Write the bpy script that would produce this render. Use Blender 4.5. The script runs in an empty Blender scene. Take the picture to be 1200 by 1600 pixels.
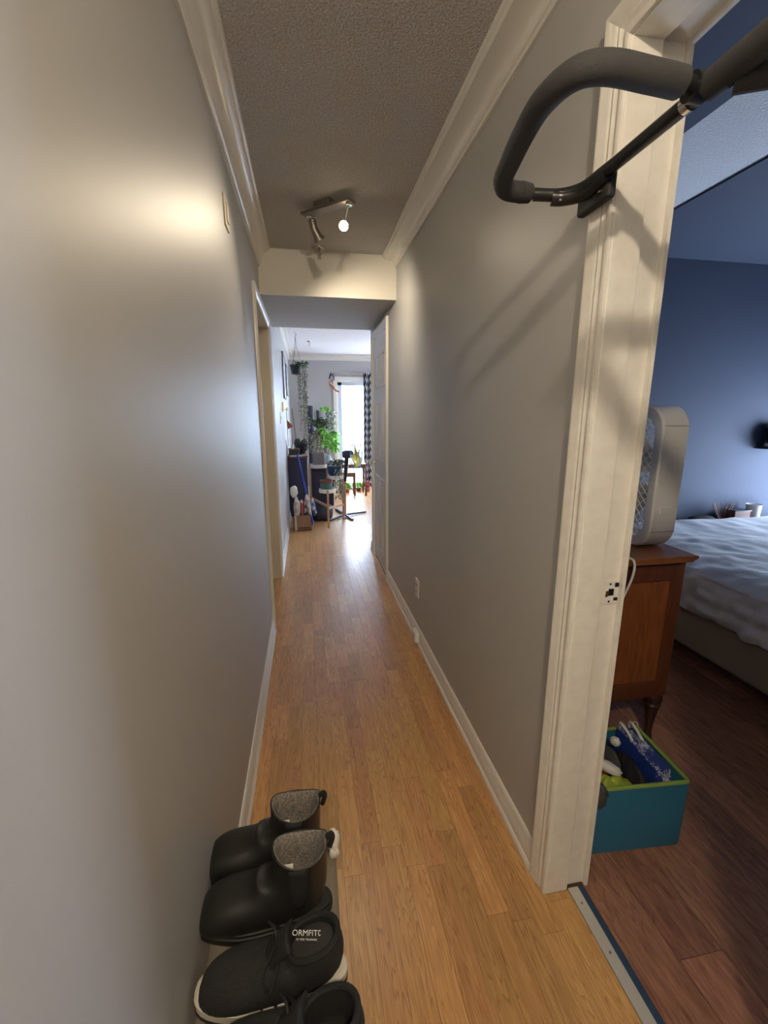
import bpy, math, random
from mathutils import Vector, Matrix, noise
S = bpy.context.scene
COL = S.collection
PI = math.pi
rnd = random.Random(7)

# ------------------------------------------------------------------ camera
cam_d = bpy.data.cameras.new('camera'); cam = bpy.data.objects.new('camera', cam_d); COL.objects.link(cam)
yaw, pitch, roll = 0.17547, -0.21871, -0.00125
cf = Vector((math.sin(yaw)*math.cos(pitch), math.cos(yaw)*math.cos(pitch), math.sin(pitch)))
cr = Vector((math.cos(yaw), -math.sin(yaw), 0)); cu = cr.cross(cf)
r2 = cr*math.cos(roll) + cu*math.sin(roll); u2 = cu*math.cos(roll) - cr*math.sin(roll)
m = Matrix((r2, u2, -cf)).transposed().to_4x4(); m.translation = (0, 0, 1.38)
cam.matrix_world = m
cam_d.sensor_fit = 'VERTICAL'; cam_d.sensor_height = 36; cam_d.lens = 675.73/1600*36
cam_d.clip_start = 0.02; cam_d.clip_end = 200
S.camera = cam

# ------------------------------------------------------------------ world + lights + exposure
w = bpy.data.worlds.new('sky'); S.world = w; w.use_nodes = True
bg = w.node_tree.nodes['Background']
bg.inputs[0].default_value = (0.62, 0.76, 1.0, 1); bg.inputs[1].default_value = 32
S.view_settings.view_transform = 'Standard'; S.view_settings.look = 'None'
S.view_settings.gamma = 1; S.view_settings.use_curve_mapping = False
S.view_settings.exposure = 0.47

def portal(name, loc, rot, sx, sy):
    d = bpy.data.lights.new(name, 'AREA'); d.shape = 'RECTANGLE'; d.size = sx; d.size_y = sy
    d.cycles.is_portal = True
    o = bpy.data.objects.new(name, d); COL.objects.link(o); o.location = loc; o.rotation_euler = rot
portal('patio_portal', (1.5, 8.28, 1.03), (-PI/2, 0, 0), 1.9, 2.0)
portal('bedroom_portal', (4.34, 2.25, .84), (0, PI/2, 0), 1.08, .7)
portal('added_window_portal', (4.14, 6.85, 1.5), (0, PI/2, 0), 1.3, .6)  # serves the added window in the living room side wall

def point(name, loc, power, col, r):
    d = bpy.data.lights.new(name, 'POINT'); d.energy = power; d.color = col; d.shadow_soft_size = r
    o = bpy.data.objects.new(name, d); COL.objects.link(o); o.location = loc; return o
def spot(name, loc, target, power, col, r, ang, blend):
    d = bpy.data.lights.new(name, 'SPOT'); d.energy = power; d.color = col; d.shadow_soft_size = r
    d.spot_size = ang; d.spot_blend = blend
    o = bpy.data.objects.new(name, d); COL.objects.link(o); o.location = loc
    o.rotation_euler = (Vector(target)-Vector(loc)).to_track_quat('-Z', 'Y').to_euler(); return o
WARM = (1.0, 0.84, 0.62)
point('entrance_lamp_light', (0.07, -0.62, 2.30), 44, WARM, 0.03)
spot('spot_near_light', (0.225, 2.44, 2.315), (-0.20, 0.95, 1.2), 18, WARM, 0.045, 1.5, 1.0)
spot('spot_far_light', (0.165, 2.68, 2.205), (0.62, 3.15, 1.60), 16, WARM, 0.03, 2.5, 1.0)

# ------------------------------------------------------------------ helpers
def tag(o, label=None, cat=None, group=None, kind=None):
    if label: o['label'] = label
    if cat: o['category'] = cat
    if group: o['group'] = group
    if kind: o['kind'] = kind
    return o
def empty(name, loc, rz=0, label=None, cat=None, group=None):
    o = bpy.data.objects.new(name, None); COL.objects.link(o)
    o.location = loc; o.rotation_euler = (0, 0, rz); o.empty_display_size = .05
    return tag(o, label, cat, group)

class MB:
    """collects geometry; build() links it as one mesh object"""
    def __init__(s): s.v = []; s.f = []
    def add(s, vs, fs):
        b = len(s.v); s.v += [Vector(p) for p in vs]; s.f += [tuple(i+b for i in f) for f in fs]; return s
    def box(s, x0, x1, y0, y1, z0, z1):
        return s.add([(x0,y0,z0),(x1,y0,z0),(x1,y1,z0),(x0,y1,z0),(x0,y0,z1),(x1,y0,z1),(x1,y1,z1),(x0,y1,z1)],
                     [(0,3,2,1),(4,5,6,7),(0,1,5,4),(1,2,6,5),(2,3,7,6),(3,0,4,7)])
    def bar(s, a, b, w, h, up=(0,0,1)):
        a = Vector(a); b = Vector(b); d = (b-a).normalized(); up = Vector(up)
        if abs(d.dot(up)) > .98: up = Vector((1,0,0))
        x = d.cross(up).normalized(); y = x.cross(d)
        vs = [p + x*sx*w/2 + y*sy*h/2 for p in (a, b) for sx, sy in ((-1,-1),(1,-1),(1,1),(-1,1))]
        return s.add(vs, [(0,1,2,3),(7,6,5,4),(0,4,5,1),(1,5,6,2),(2,6,7,3),(3,7,4,0)])
    def loft(s, rings, caps=(True, True), closed=True):
        n = len(rings[0]); vs = [p for r in rings for p in r]; fs = []
        for i in range(len(rings)-1):
            for j in range(n if closed else n-1):
                k = (j+1) % n; fs.append((i*n+j, i*n+k, (i+1)*n+k, (i+1)*n+j))
        if caps[0]: fs.append(tuple(range(n-1, -1, -1)))
        if caps[1]: fs.append(tuple((len(rings)-1)*n+j for j in range(n)))
        return s.add(vs, fs)
    def tube(s, path, r, n=10, caps=(True, True)):
        P = [Vector(p) for p in path]; rs = r if isinstance(r, (list, tuple)) else [r]*len(P)
        d0 = (P[1]-P[0]).normalized(); up = Vector((0,0,1)) if abs(d0.z) < .9 else Vector((1,0,0))
        x = d0.cross(up).normalized(); rings = []
        for i, p in enumerate(P):
            d = (P[min(i+1, len(P)-1)]-P[max(i-1, 0)]).normalized()
            x = (x - d*x.dot(d)).normalized(); y = d.cross(x)
            rings.append([p + (x*math.cos(t)+y*math.sin(t))*rs[i] for t in [2*PI*k/n for k in range(n)]])
        return s.loft(rings, caps)
    def lathe(s, prof, c=(0,0,0), n=20, axis='z', caps=(True, True)):
        rings = []
        for r, h in prof:
            ring = []
            for k in range(n):
                a = 2*PI*k/n; q = (r*math.cos(a), r*math.sin(a))
                p = {'z': (q[0], q[1], h), 'x': (h, q[0], q[1]), 'y': (q[1], h, q[0])}[axis]
                ring.append(Vector(c)+Vector(p))
            rings.append(ring)
        return s.loft(rings, caps)
    def prism(s, poly, a, b, ax):
        """poly = 2D points in the plane across axis ax ('x': (y,z), 'y': (x,z), 'z': (x,y)), from a to b"""
        f = {'x': lambda p, t: (t, p[0], p[1]), 'y': lambda p, t: (p[0], t, p[1]), 'z': lambda p, t: (p[0], p[1], t)}[ax]
        return s.loft([[f(p, a) for p in poly], [f(p, b) for p in poly]])
    def blob(s, c, r, n=14, amp=.15, fr=3.0, seed=0, flat=None):
        rings = []
        for i in range(1, n):
            th = PI*i/n; ring = []
            for j in range(2*n):
                ph = PI*j/n; d = Vector((math.sin(th)*math.cos(ph), math.sin(th)*math.sin(ph), math.cos(th)))
                k = 1 + amp*noise.noise(d*fr+Vector((seed*7.3, seed*1.7, 3))) + amp*.4*noise.noise(d*fr*2.6+Vector((seed, 9, seed*2.2)))
                p = Vector(c)+Vector((d.x*r[0]*k, d.y*r[1]*k, d.z*r[2]*k))
                if flat is not None: p.z = max(p.z, flat)
                ring.append(p)
            rings.append(ring)
        return s.loft(rings)
    def xf(s, M):
        s.v = [M @ p for p in s.v]; return s
    def build(s, name, mat, parent=None, smooth=False, bevel=0, sub=0, tone=None, solid=0):
        vs = s.v
        mn = Vector([min(p[i] for p in vs) for i in range(3)]); mx = Vector([max(p[i] for p in vs) for i in range(3)])
        o0 = Vector(((mn.x+mx.x)/2, (mn.y+mx.y)/2, mn.z))
        me = bpy.data.meshes.new(name); me.from_pydata([tuple(p-o0) for p in vs], [], s.f)
        me.update(); me.validate()
        import bmesh
        bm = bmesh.new(); bm.from_mesh(me); bmesh.ops.recalc_face_normals(bm, faces=bm.faces); bm.to_mesh(me); bm.free()
        if smooth:
            me.polygons.foreach_set('use_smooth', [True]*len(me.polygons))
            if smooth != 'all': me.set_sharp_from_angle(angle=math.radians(40))
        if tone is not None:
            a = me.attributes.new('tone', 'FLOAT_VECTOR', 'POINT')
            tt = tone if isinstance(tone, list) else [tone]*len(vs)
            a.data.foreach_set('vector', [c for t in tt for c in t])
        o = bpy.data.objects.new(name, me); COL.objects.link(o); o.location = o0
        if parent: o.parent = parent
        me.materials.append(mat)
        if solid:
            q = o.modifiers.new('solid', 'SOLIDIFY'); q.thickness = solid; q.offset = 0
        if bevel:
            q = o.modifiers.new('bevel', 'BEVEL'); q.width = bevel; q.segments = 2; q.limit_method = 'ANGLE'
        if sub:
            q = o.modifiers.new('sub', 'SUBSURF'); q.levels = sub; q.render_levels = sub
        return o
def B(*a): return MB().box(*a)
def crom(P, n=8):
    """Catmull-Rom through points"""
    P = [Vector(p) for p in P]; Q = [P[0]*2-P[1]] + P + [P[-1]*2-P[-2]]; out = []
    for i in range(1, len(Q)-2):
        a, b, c, d = Q[i-1:i+3]
        for k in range(n):
            t = k/n
            out.append(.5*((2*b)+(c-a)*t+(2*a-5*b+4*c-d)*t*t+(3*b-a-3*c+d)*t**3))
    out.append(P[-1]); return out
def obj_parent(parent, mb, *a, **k):
    """build with world-coordinate geometry under a rotated/translated parent"""
    bpy.context.view_layer.update()
    return mb

# ------------------------------------------------------------------ materials
def nodes(name):
    M = bpy.data.materials.new(name); M.use_nodes = True
    nt = M.node_tree; return M, nt, nt.nodes['Principled BSDF']
def mat(name, col, rough=.5, metal=0, bump=None, var=None, trans=0, coat=0, emit=None, sheen=0, alpha=1, bdist=.002):
    M, nt, p = nodes(name)
    p.inputs['Base Color'].default_value = (*col, 1); p.inputs['Roughness'].default_value = rough
    p.inputs['Metallic'].default_value = metal; p.inputs['Transmission Weight'].default_value = trans
    p.inputs['Coat Weight'].default_value = coat; p.inputs['Sheen Weight'].default_value = sheen
    p.inputs['Alpha'].default_value = alpha
    if emit: p.inputs['Emission Color'].default_value = (*emit[0], 1); p.inputs['Emission Strength'].default_value = emit[1]
    tc = nt.nodes.new('ShaderNodeTexCoord')
    if bump:
        n = nt.nodes.new('ShaderNodeTexNoise'); n.inputs['Scale'].default_value = bump[0]; n.inputs['Detail'].default_value = 4
        b = nt.nodes.new('ShaderNodeBump'); b.inputs['Strength'].default_value = bump[1]; b.inputs['Distance'].default_value = bdist
        nt.links.new(tc.outputs['Object'], n.inputs['Vector']); nt.links.new(n.outputs['Fac'], b.inputs['Height'])
        nt.links.new(b.outputs['Normal'], p.inputs['Normal'])
    if var:
        n = nt.nodes.new('ShaderNodeTexNoise'); n.inputs['Scale'].default_value = var[0]; n.inputs['Detail'].default_value = 5
        r = nt.nodes.new('ShaderNodeValToRGB'); r.color_ramp.elements[0].position = .35; r.color_ramp.elements[1].position = .65
        r.color_ramp.elements[0].color = (*col, 1); r.color_ramp.elements[1].color = (*var[1], 1)
        nt.links.new(tc.outputs['Object'], n.inputs['Vector']); nt.links.new(n.outputs['Fac'], r.inputs['Fac'])
        nt.links.new(r.outputs['Color'], p.inputs['Base Color'])
    return M
def wood(name, ca, cb, dark, rough, sx=1.0, sy=1.0, tonevar=.25, use_tone=True, along='y', ring=.5, bump=.05):
    M, nt, p = nodes(name); N = nt.nodes.new; L = nt.links.new
    tc = N('ShaderNodeTexCoord'); at = N('ShaderNodeAttribute'); at.attribute_name = 'tone'
    off = N('ShaderNodeVectorMath'); off.operation = 'MULTIPLY'; off.inputs[1].default_value = (37, 53, 11)
    L(at.outputs['Vector'], off.inputs[0])
    ad = N('ShaderNodeVectorMath'); ad.operation = 'ADD'; L(tc.outputs['Object'], ad.inputs[0]); L(off.outputs[0], ad.inputs[1])
    mp = N('ShaderNodeMapping')
    sc = {'y': (sx, .055*sy, sx), 'z': (sx, sx, .055*sy), 'x': (.055*sy, sx, sx)}[along]
    mp.inputs['Scale'].default_value = sc; L(ad.outputs[0], mp.inputs['Vector'])
    n1 = N('ShaderNodeTexNoise'); n1.inputs['Scale'].default_value = 160; n1.inputs['Detail'].default_value = 6; n1.inputs['Roughness'].default_value = .65
    n2 = N('ShaderNodeTexNoise'); n2.inputs['Scale'].default_value = 26; n2.inputs['Detail'].default_value = 2
    L(mp.outputs[0], n1.inputs['Vector']); L(mp.outputs[0], n2.inputs['Vector'])
    # growth rings: contour lines of a low-frequency field
    ml = N('ShaderNodeMath'); ml.operation = 'MULTIPLY'; ml.inputs[1].default_value = 26; L(n2.outputs['Fac'], ml.inputs[0])
    fr = N('ShaderNodeMath'); fr.operation = 'FRACT'; L(ml.outputs[0], fr.inputs[0])
    rr = N('ShaderNodeValToRGB'); e = rr.color_ramp.elements; e[0].position = 0; e[0].color = (1,1,1,1); e[1].position = .35; e[1].color = (0,0,0,1)
    e2 = rr.color_ramp.elements.new(.93); e2.color = (0,0,0,1); e3 = rr.color_ramp.elements.new(1.0); e3.color = (1,1,1,1)
    L(fr.outputs[0], rr.inputs['Fac'])
    c1 = N('ShaderNodeValToRGB'); c1.color_ramp.elements[0].position = .3; c1.color_ramp.elements[1].position = .7
    c1.color_ramp.elements[0].color = (*ca, 1); c1.color_ramp.elements[1].color = (*cb, 1); L(n1.outputs['Fac'], c1.inputs['Fac'])
    mx = N('ShaderNodeMix'); mx.data_type = 'RGBA'; mx.blend_type = 'MIX'
    mr = N('ShaderNodeMath'); mr.operation = 'MULTIPLY'; mr.inputs[1].default_value = ring; L(rr.outputs['Color'], mr.inputs[0])
    L(mr.outputs[0], mx.inputs['Factor']); L(c1.outputs['Color'], mx.inputs['A']); mx.inputs['B'].default_value = (*dark, 1)
    out = mx.outputs['Result']
    if use_tone:
        sp = N('ShaderNodeSeparateXYZ'); L(at.outputs['Vector'], sp.inputs[0])
        hs = N('ShaderNodeHueSaturation')
        v = N('ShaderNodeMapRange'); v.inputs['To Min'].default_value = 1-tonevar; v.inputs['To Max'].default_value = 1+tonevar*.7
        L(sp.outputs['X'], v.inputs['Value']); L(v.outputs[0], hs.inputs['Value'])
        h = N('ShaderNodeMapRange'); h.inputs['To Min'].default_value = .493; h.inputs['To Max'].default_value = .506
        L(sp.outputs['Y'], h.inputs['Value']); L(h.outputs[0], hs.inputs['Hue'])
        L(out, hs.inputs['Color']); out = hs.outputs['Color']
    L(out, p.inputs['Base Color']); p.inputs['Roughness'].default_value = rough
    b = N('ShaderNodeBump'); b.inputs['Strength'].default_value = bump; b.inputs['Distance'].default_value = .001
    L(n1.outputs['Fac'], b.inputs['Height']); L(b.outputs['Normal'], p.inputs['Normal'])
    return M

M_WALL = mat('grey_wall_paint', (.45, .445, .435), .47, bump=(260, .10), bdist=.0015)
M_WHITE = mat('white_trim_paint', (.76, .74, .69), .28, bump=(40, .04))
M_TRIM_DIRTY = mat('scuffed_trim_paint', (.78, .76, .71), .35, bump=(60, .08), var=(30, (.73, .70, .64)))
M_BEAM = mat('cream_beam_paint', (.70, .67, .60), .5, bump=(120, .08))
M_NAVY = mat('navy_wall_paint', (.060, .078, .125), .75, bump=(260, .08))
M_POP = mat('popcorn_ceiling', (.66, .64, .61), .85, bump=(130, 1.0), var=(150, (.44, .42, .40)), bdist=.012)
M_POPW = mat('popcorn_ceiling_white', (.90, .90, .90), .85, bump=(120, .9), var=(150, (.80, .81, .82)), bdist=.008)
M_OAK = wood('oak_laminate', (.40, .20, .068), (.62, .36, .15), (.22, .085, .025), .33, tonevar=.16, ring=.6)
M_WALNUT = wood('walnut_laminate', (.17, .075, .045), (.42, .22, .13), (.09, .038, .026), .36, sx=.38, tonevar=.32, ring=.4)
M_GAP = mat('floor_underlay', (.06, .035, .02), .8)
M_METAL = mat('brushed_metal', (.62, .60, .57), .3, 1)
M_CHROME = mat('chrome', (.8, .78, .74), .12, 1)
M_NICKEL = mat('nickel', (.55, .52, .48), .25, 1)
M_BRASS = mat('brass', (.75, .55, .25), .3, 1)
M_BLACK = mat('black_steel', (.012, .012, .014), .28)
M_FOAM = mat('black_foam', (.035, .035, .036), .85, bump=(500, .5))
M_PLW = mat('white_plastic', (.74, .73, .70), .4)
M_PLBEIGE = mat('beige_plastic', (.55, .50, .42), .45)
M_DRESS = wood('cherry_wood', (.16, .045, .014), (.30, .10, .032), (.10, .03, .012), .35, sx=.4, use_tone=False, along='z', ring=.18)
M_DRESSD = wood('dark_cherry_wood', (.085, .026, .012), (.15, .05, .022), (.05, .018, .01), .32, sx=.4, use_tone=False, along='z', ring=.15)
M_DRESST = wood('cherry_top_wood', (.20, .065, .022), (.32, .12, .042), (.12, .04, .016), .3, sx=.4, use_tone=False, along='y', ring=.15)
M_LEGW = mat('dark_turned_wood', (.045, .02, .013), .25)
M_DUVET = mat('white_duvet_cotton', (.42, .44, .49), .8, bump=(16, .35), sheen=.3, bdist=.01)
M_BOXSP = mat('taupe_box_spring_cloth', (.22, .19, .16), .9, bump=(60, .4))
M_TEAL = mat('teal_bin_cloth', (.025, .155, .27), .55, bump=(40, .15))
M_GREENTRIM = mat('green_binding', (.20, .30, .06), .7)
M_RUBBER = mat('black_rubber', (.014, .0135, .013), .42, bump=(80, .08))
M_SOLE = mat('black_sole_rubber', (.011, .011, .011), .6, bump=(200, .2))
M_ELAST = mat('black_elastic', (.007, .007, .0075), .75, bump=(400, .5))
M_LINING = mat('grey_fleece_lining', (.30, .27, .23), 1, bump=(300, 1), var=(220, (.12, .11, .10)))
M_KNIT = mat('black_knit', (.009, .009, .010), .85, bump=(350, .7), var=(120, (.016, .015, .015)))
M_BLACKC = mat('black_cloth', (.006, .006, .007), .8, bump=(200, .4))
M_WSOLE = mat('white_midsole', (.62, .58, .50), .5)
M_PRINT = mat('white_print', (.75, .73, .70), .5)
M_RACKCLOTH = mat('taupe_rack_fabric', (.20, .17, .13), .5, bump=(30, .3))
M_POLE = mat('champagne_pole', (.42, .34, .22), .3, .8)
M_TISSUE = mat('white_tissue', (.78, .75, .70), .8)
M_LEAF = mat('dark_leaf', (.035, .075, .03), .45, var=(20, (.06, .13, .04)))
M_LEAFP = mat('pale_variegated_leaf', (.16, .19, .12), .5, var=(40, (.32, .33, .24)))
M_LEAFB = mat('bright_green_leaf', (.14, .42, .05), .45, var=(25, (.28, .62, .10)))
M_STEM = mat('plant_stem', (.16, .11, .06), .7)
M_SOIL = mat('soil', (.03, .02, .015), .95)
M_GREYPOT = mat('grey_square_pot', (.22, .20, .20), .6)
M_NAVYPOT = mat('navy_pot', (.015, .05, .12), .3)
M_TEALPOT = mat('teal_pot', (.06, .16, .16), .4)
M_TERRA = mat('terracotta', (.38, .11, .05), .7)
M_OAKLEG = mat('light_oak', (.42, .24, .12), .5)
M_TABLEW = mat('red_brown_table_wood', (.17, .07, .045), .45)
M_DARKBLUE = mat('dark_blue_cabinet', (.025, .028, .075), .5)
M_BLUE = mat('blue_pole', (.02, .05, .42), .4)
M_CARD = mat('cardboard', (.26, .15, .09), .8)
M_YELLOW = mat('yellow_blade', (.75, .60, .03), .35)
M_CAGE = mat('pale_blue_wire', (.10, .25, .38), .4)
M_COPPER = mat('copper_ornament', (.45, .16, .07), .35, .4)
M_RED = mat('red_knit', (.45, .025, .02), .9, bump=(200, .5))
M_OFFW = mat('offwhite_knit', (.62, .60, .55), .9, bump=(200, .5))
M_OLIVE = mat('yellow_green_cloth', (.30, .38, .04), .7, bump=(30, .3))
M_DGREY = mat('dark_grey_cloth', (.05, .05, .05), .8, bump=(30, .4))
M_LAMPSH = mat('pale_lamp_shade', (.45, .55, .62), .7)
M_EXT = mat('pale_outdoor_wall', (.75, .80, .80), .8)
M_DECK = mat('balcony_concrete', (.6, .6, .58), .9)
M_GLASS = mat('window_glass', (1, 1, 1), .02, trans=1)
M_GLASS.node_tree.nodes['Principled BSDF'].inputs['IOR'].default_value = 1.02
M_LAMPM = mat('dull_nickel', (.30, .27, .24), .42, .9)
M_BULB = mat('glowing_bulb', (1, .9, .7), .4, emit=((1, .80, .50), 40))
M_BULBDIM = mat('lamp_face', (.9, .85, .75), .3, emit=((1, .86, .66), 1.6))

def pattern_curtain():
    M, nt, p = nodes('curtain_print'); N = nt.nodes.new; L = nt.links.new
    tc = N('ShaderNodeTexCoord'); sx = N('ShaderNodeSeparateXYZ'); L(tc.outputs['UV'], sx.inputs[0])
    # chevron: z + |frac(x)-.5| bands
    def mth(op, a, b=None):
        q = N('ShaderNodeMath'); q.operation = op
        if isinstance(a, (int, float)): q.inputs[0].default_value = a
        else: L(a, q.inputs[0])
        if b is not None:
            if isinstance(b, (int, float)): q.inputs[1].default_value = b
            else: L(b, q.inputs[1])
        return q.outputs[0]
    fx = mth('ABSOLUTE', mth('SUBTRACT', mth('FRACT', mth('MULTIPLY', sx.outputs['X'], 9.0)), .5))
    t = mth('FRACT', mth('ADD', mth('MULTIPLY', sx.outputs['Y'], 10.5), mth('MULTIPLY', fx, 1.1)))
    g = mth('GREATER_THAN', t, .5)
    mx = N('ShaderNodeMix'); mx.data_type = 'RGBA'; L(g, mx.inputs['Factor'])
    mx.inputs['A'].default_value = (.50, .50, .52, 1); mx.inputs['B'].default_value = (.025, .03, .055, 1)
    L(mx.outputs['Result'], p.inputs['Base Color']); p.inputs['Roughness'].default_value = .85
    return M
def pattern_floral():
    M, nt, p = nodes('blue_floral_print'); N = nt.nodes.new; L = nt.links.new
    tc = N('ShaderNodeTexCoord'); v = N('ShaderNodeTexVoronoi'); v.feature = 'DISTANCE_TO_EDGE'; v.inputs['Scale'].default_value = 12
    n = N('ShaderNodeTexNoise'); n.inputs['Scale'].default_value = 18; n.inputs['Detail'].default_value = 1
    a = N('ShaderNodeMix'); a.data_type = 'VECTOR'; a.inputs['Factor'].default_value = .06
    L(tc.outputs['Object'], a.inputs['A']); L(n.outputs['Color'], a.inputs['B']); L(a.outputs['Result'], v.inputs['Vector'])
    r = N('ShaderNodeValToRGB'); r.color_ramp.elements[0].color = (.62, .65, .72, 1); r.color_ramp.elements[0].position = .018
    r.color_ramp.elements[1].color = (.012, .03, .17, 1); r.color_ramp.elements[1].position = .05
    L(v.outputs['Distance'], r.inputs['Fac']); L(r.outputs['Color'], p.inputs['Base Color']); p.inputs['Roughness'].default_value = .6
    return M
def pattern_paper(name, a, b, c):
    M, nt, p = nodes(name); N = nt.nodes.new; L = nt.links.new
    tc = N('ShaderNodeTexCoord'); v = N('ShaderNodeTexVoronoi'); v.inputs['Scale'].default_value = 14
    L(tc.outputs['Object'], v.inputs['Vector']); r = N('ShaderNodeValToRGB'); r.color_ramp.interpolation = 'CONSTANT'
    e = r.color_ramp.elements; e[0].color = (*a, 1); e[1].position = .45; e[1].color = (*b, 1); q = e.new(.75); q.color = (*c, 1)
    s = N('ShaderNodeSeparateColor'); L(v.outputs['Color'], s.inputs[0]); L(s.outputs[0], r.inputs['Fac'])
    L(r.outputs['Color'], p.inputs['Base Color']); p.inputs['Roughness'].default_value = .6
    return M
M_CURT = pattern_curtain(); M_FLORAL = pattern_floral()
M_PAPER1 = pattern_paper('striped_bag_print', (.62, .60, .58), (.45, .38, .33), (.75, .73, .70))
M_PAPER2 = pattern_paper('red_bag_print', (.45, .07, .05), (.25, .12, .18), (.6, .5, .45))
M_PAPER3 = pattern_paper('blue_white_bag_print', (.05, .07, .25), (.60, .60, .62), (.3, .1, .12))
M_ART = pattern_paper('art_print', (.55, .58, .62), (.25, .27, .32), (.66, .66, .68))

# ------------------------------------------------------------------ setting
XL, XR, XB = -.262, .645, .768      # left wall face, hall side and bedroom side of the right wall
YD = .905                            # bedroom doorway far jamb
H = 2.43
YE = 4.36; YF = 8.15
def st(name, mb, m_, label=None, parent=None, **k):
    o = mb.build(name, m_, parent, **k)
    if not parent: o['kind'] = 'structure'
    if label: o['label'] = label
    return o

# floor: substrate and laminate strips
floor = st('floor', B(XL-.05, .735, -1.3, YE+.01, -.03, -.004).box(XL-.05, 4.0, YE+.01, YF+.1, -.03, -.004), M_GAP, 'golden oak strip laminate floor running down the hallway')
def strips(parent, m_, x0, x1, y0, y1, wd, lmin, lmax, gap, name='floor_plank', single=True, h=.0):
    x = x0; vs = MB(); tones = []
    while x < x1-.004:
        xe = min(x+wd, x1); y = y0 - rnd.uniform(0, lmin)
        while y < y1:
            l = rnd.uniform(lmin, lmax); a, b = max(y, y0), min(y+l, y1); y += l
            if b-a < .02: continue
            t = (rnd.random(), rnd.random(), rnd.random())
            if single:
                dz = rnd.uniform(-.0002, .0002)
                B(x+gap, xe-gap, a+gap, b-gap, -.005, h+dz).build(name, m_, parent, tone=t)
            else:
                vs.box(x+gap, xe-gap, a+gap, b-gap, -.005, h); tones += [t]*8
        x = xe
    if not single:
        o = vs.build('floor_strips', m_, parent, tone=tones); o['kind'] = 'stuff'; return o
def setp(o, p):  # parent keeping world placement when the parent has only a translation
    o.parent = p; o.location = o.location - p.location
_build = MB.build
def build_keep(s, name, mat_, parent=None, **k):
    o = _build(s, name, mat_, None, **k)
    if parent is not None:
        # geometry was given in world coordinates; parents chain translations (and a z rotation for empties)
        q = parent; chain = Matrix.Identity(4); L = []
        while q: L.append(q); q = q.parent
        for q in reversed(L): chain = chain @ (Matrix.Translation(q.location) @ q.rotation_euler.to_matrix().to_4x4())
        o.parent = parent
        if parent.get('_local') or any(q.get('_local') for q in L):
            # geometry given in the root thing's local coordinates
            root = L[-1]; base = Matrix.Translation(root.location) @ root.rotation_euler.to_matrix().to_4x4()
            loc = chain.inverted() @ base @ o.location
            o.location = loc
        else:
            o.location = chain.inverted() @ o.location
    return o
MB.build = build_keep
def lthing(name, loc, rz, label, cat, group=None):
    """thing whose parts are modelled in local coordinates"""
    e = empty(name, loc, rz, label, cat, group); e['_local'] = 1; return e

strips(floor, M_OAK, XL, XR, .30, 4.36, .0648, .22, .62, .0003)
strips(floor, M_OAK, XL-.36, XL, 2.735, 3.665, .0648, .3, .6, .0003, single=False)
strips(floor, M_OAK, XR, .715, .14, .903, .07, .3, .6, .0003)
strips(floor, M_OAK, XL, XR, -1.3, .30, .0648, .3, .6, .0003, single=False)
strips(floor, M_OAK, XL, 4.0, 4.36, YF+.02, .0648, .3, .6, .0004, single=False)

bfl = st('floor', B(.735, 4.2, -1.0, 2.9, -.03, -.004), M_GAP, 'dark walnut plank floor of the bedroom')
strips(bfl, M_WALNUT, .768, 4.2, -1.0, 2.9, .1315, .9, 1.4, .0007)
st('trim_1', B(.716, .748, .14, YD, -.004, .0045), mat('satin_strip_metal', (.60, .58, .53), .5, .35), 'silver metal transition strip across the bedroom doorway', bevel=.0015)
thr = bpy.data.objects['trim_1']
for yy in (.22, .40, .58, .74, .86):
    MB().lathe([(.0035, .0045), (.003, .0062)], (.732, yy, 0), 8).build('screw', M_NICKEL, thr)
st('trim_2', B(.749, .767, .14, YD, -.004, .0005), mat('dark_blue_gap_strip', (.02, .05, .10), .6), 'narrow dark blue strip beside the metal threshold')

# walls
def wallbox(name, parts, m_, label=None):
    b = MB()
    for p in parts: b.box(*p)
    return st(name, b, m_, label)
YL0, YL1 = 2.735, 3.665              # left door opening
wallbox('wall_left', [(XL-.118, XL, -1.3, YL0-.014, 0, H+.06), (XL-.118, XL, YL0-.014, YL1+.014, 2.058, H+.06), (XL-.118, XL, YL1+.014, YF+.1, 0, H+.06)], M_WALL, 'grey wall on the left of the hallway')
YC0, YC1 = 3.50, 4.17                # closet door opening in right wall
wallbox('wall_right', [(XR, XB-.002, -1.3, .118, 0, H+.06), (XR, XB-.002, .118, YD+.022, 2.116, H+.06), (XR, XB-.002, YD+.022, YC0, 0, H+.06),
                       (XR, XB-.002, YC0, YC1, 2.06, H+.06), (XR, XB-.002, YC1, YE, 0, H+.06), (XB-.002, 4.0, YE-.12, YE, 0, H+.06)], M_WALL, 'grey wall on the right of the hallway')
wallbox('wall_back', [(XL-.12, XB, -1.42, -1.3, 0, H+.06)], M_WALL, 'grey wall behind the entrance')
PX0, PX1, PZ1 = .575, 2.40, 2.0
wallbox('wall_far', [(XL-.12, PX0, YF, YF+.12, 0, H+.06), (PX1, 4.0, YF, YF+.12, 0, H+.06), (PX0, PX1, YF, YF+.12, PZ1, H+.06), (PX0, PX1, YF, YF+.12, -.03, .03)], M_WALL, 'grey far wall of the living room around the patio door')
wallbox('wall_living_right', [(4.0, 4.12, YE-.12, 6.55, 0, H+.06), (4.0, 4.12, 7.15, YF+.12, 0, H+.06), (4.0, 4.12, 6.55, 7.15, 0, .85), (4.0, 4.12, 6.55, 7.15, 2.15, H+.06)], M_WALL)  # opening left for the added daylight window
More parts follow.
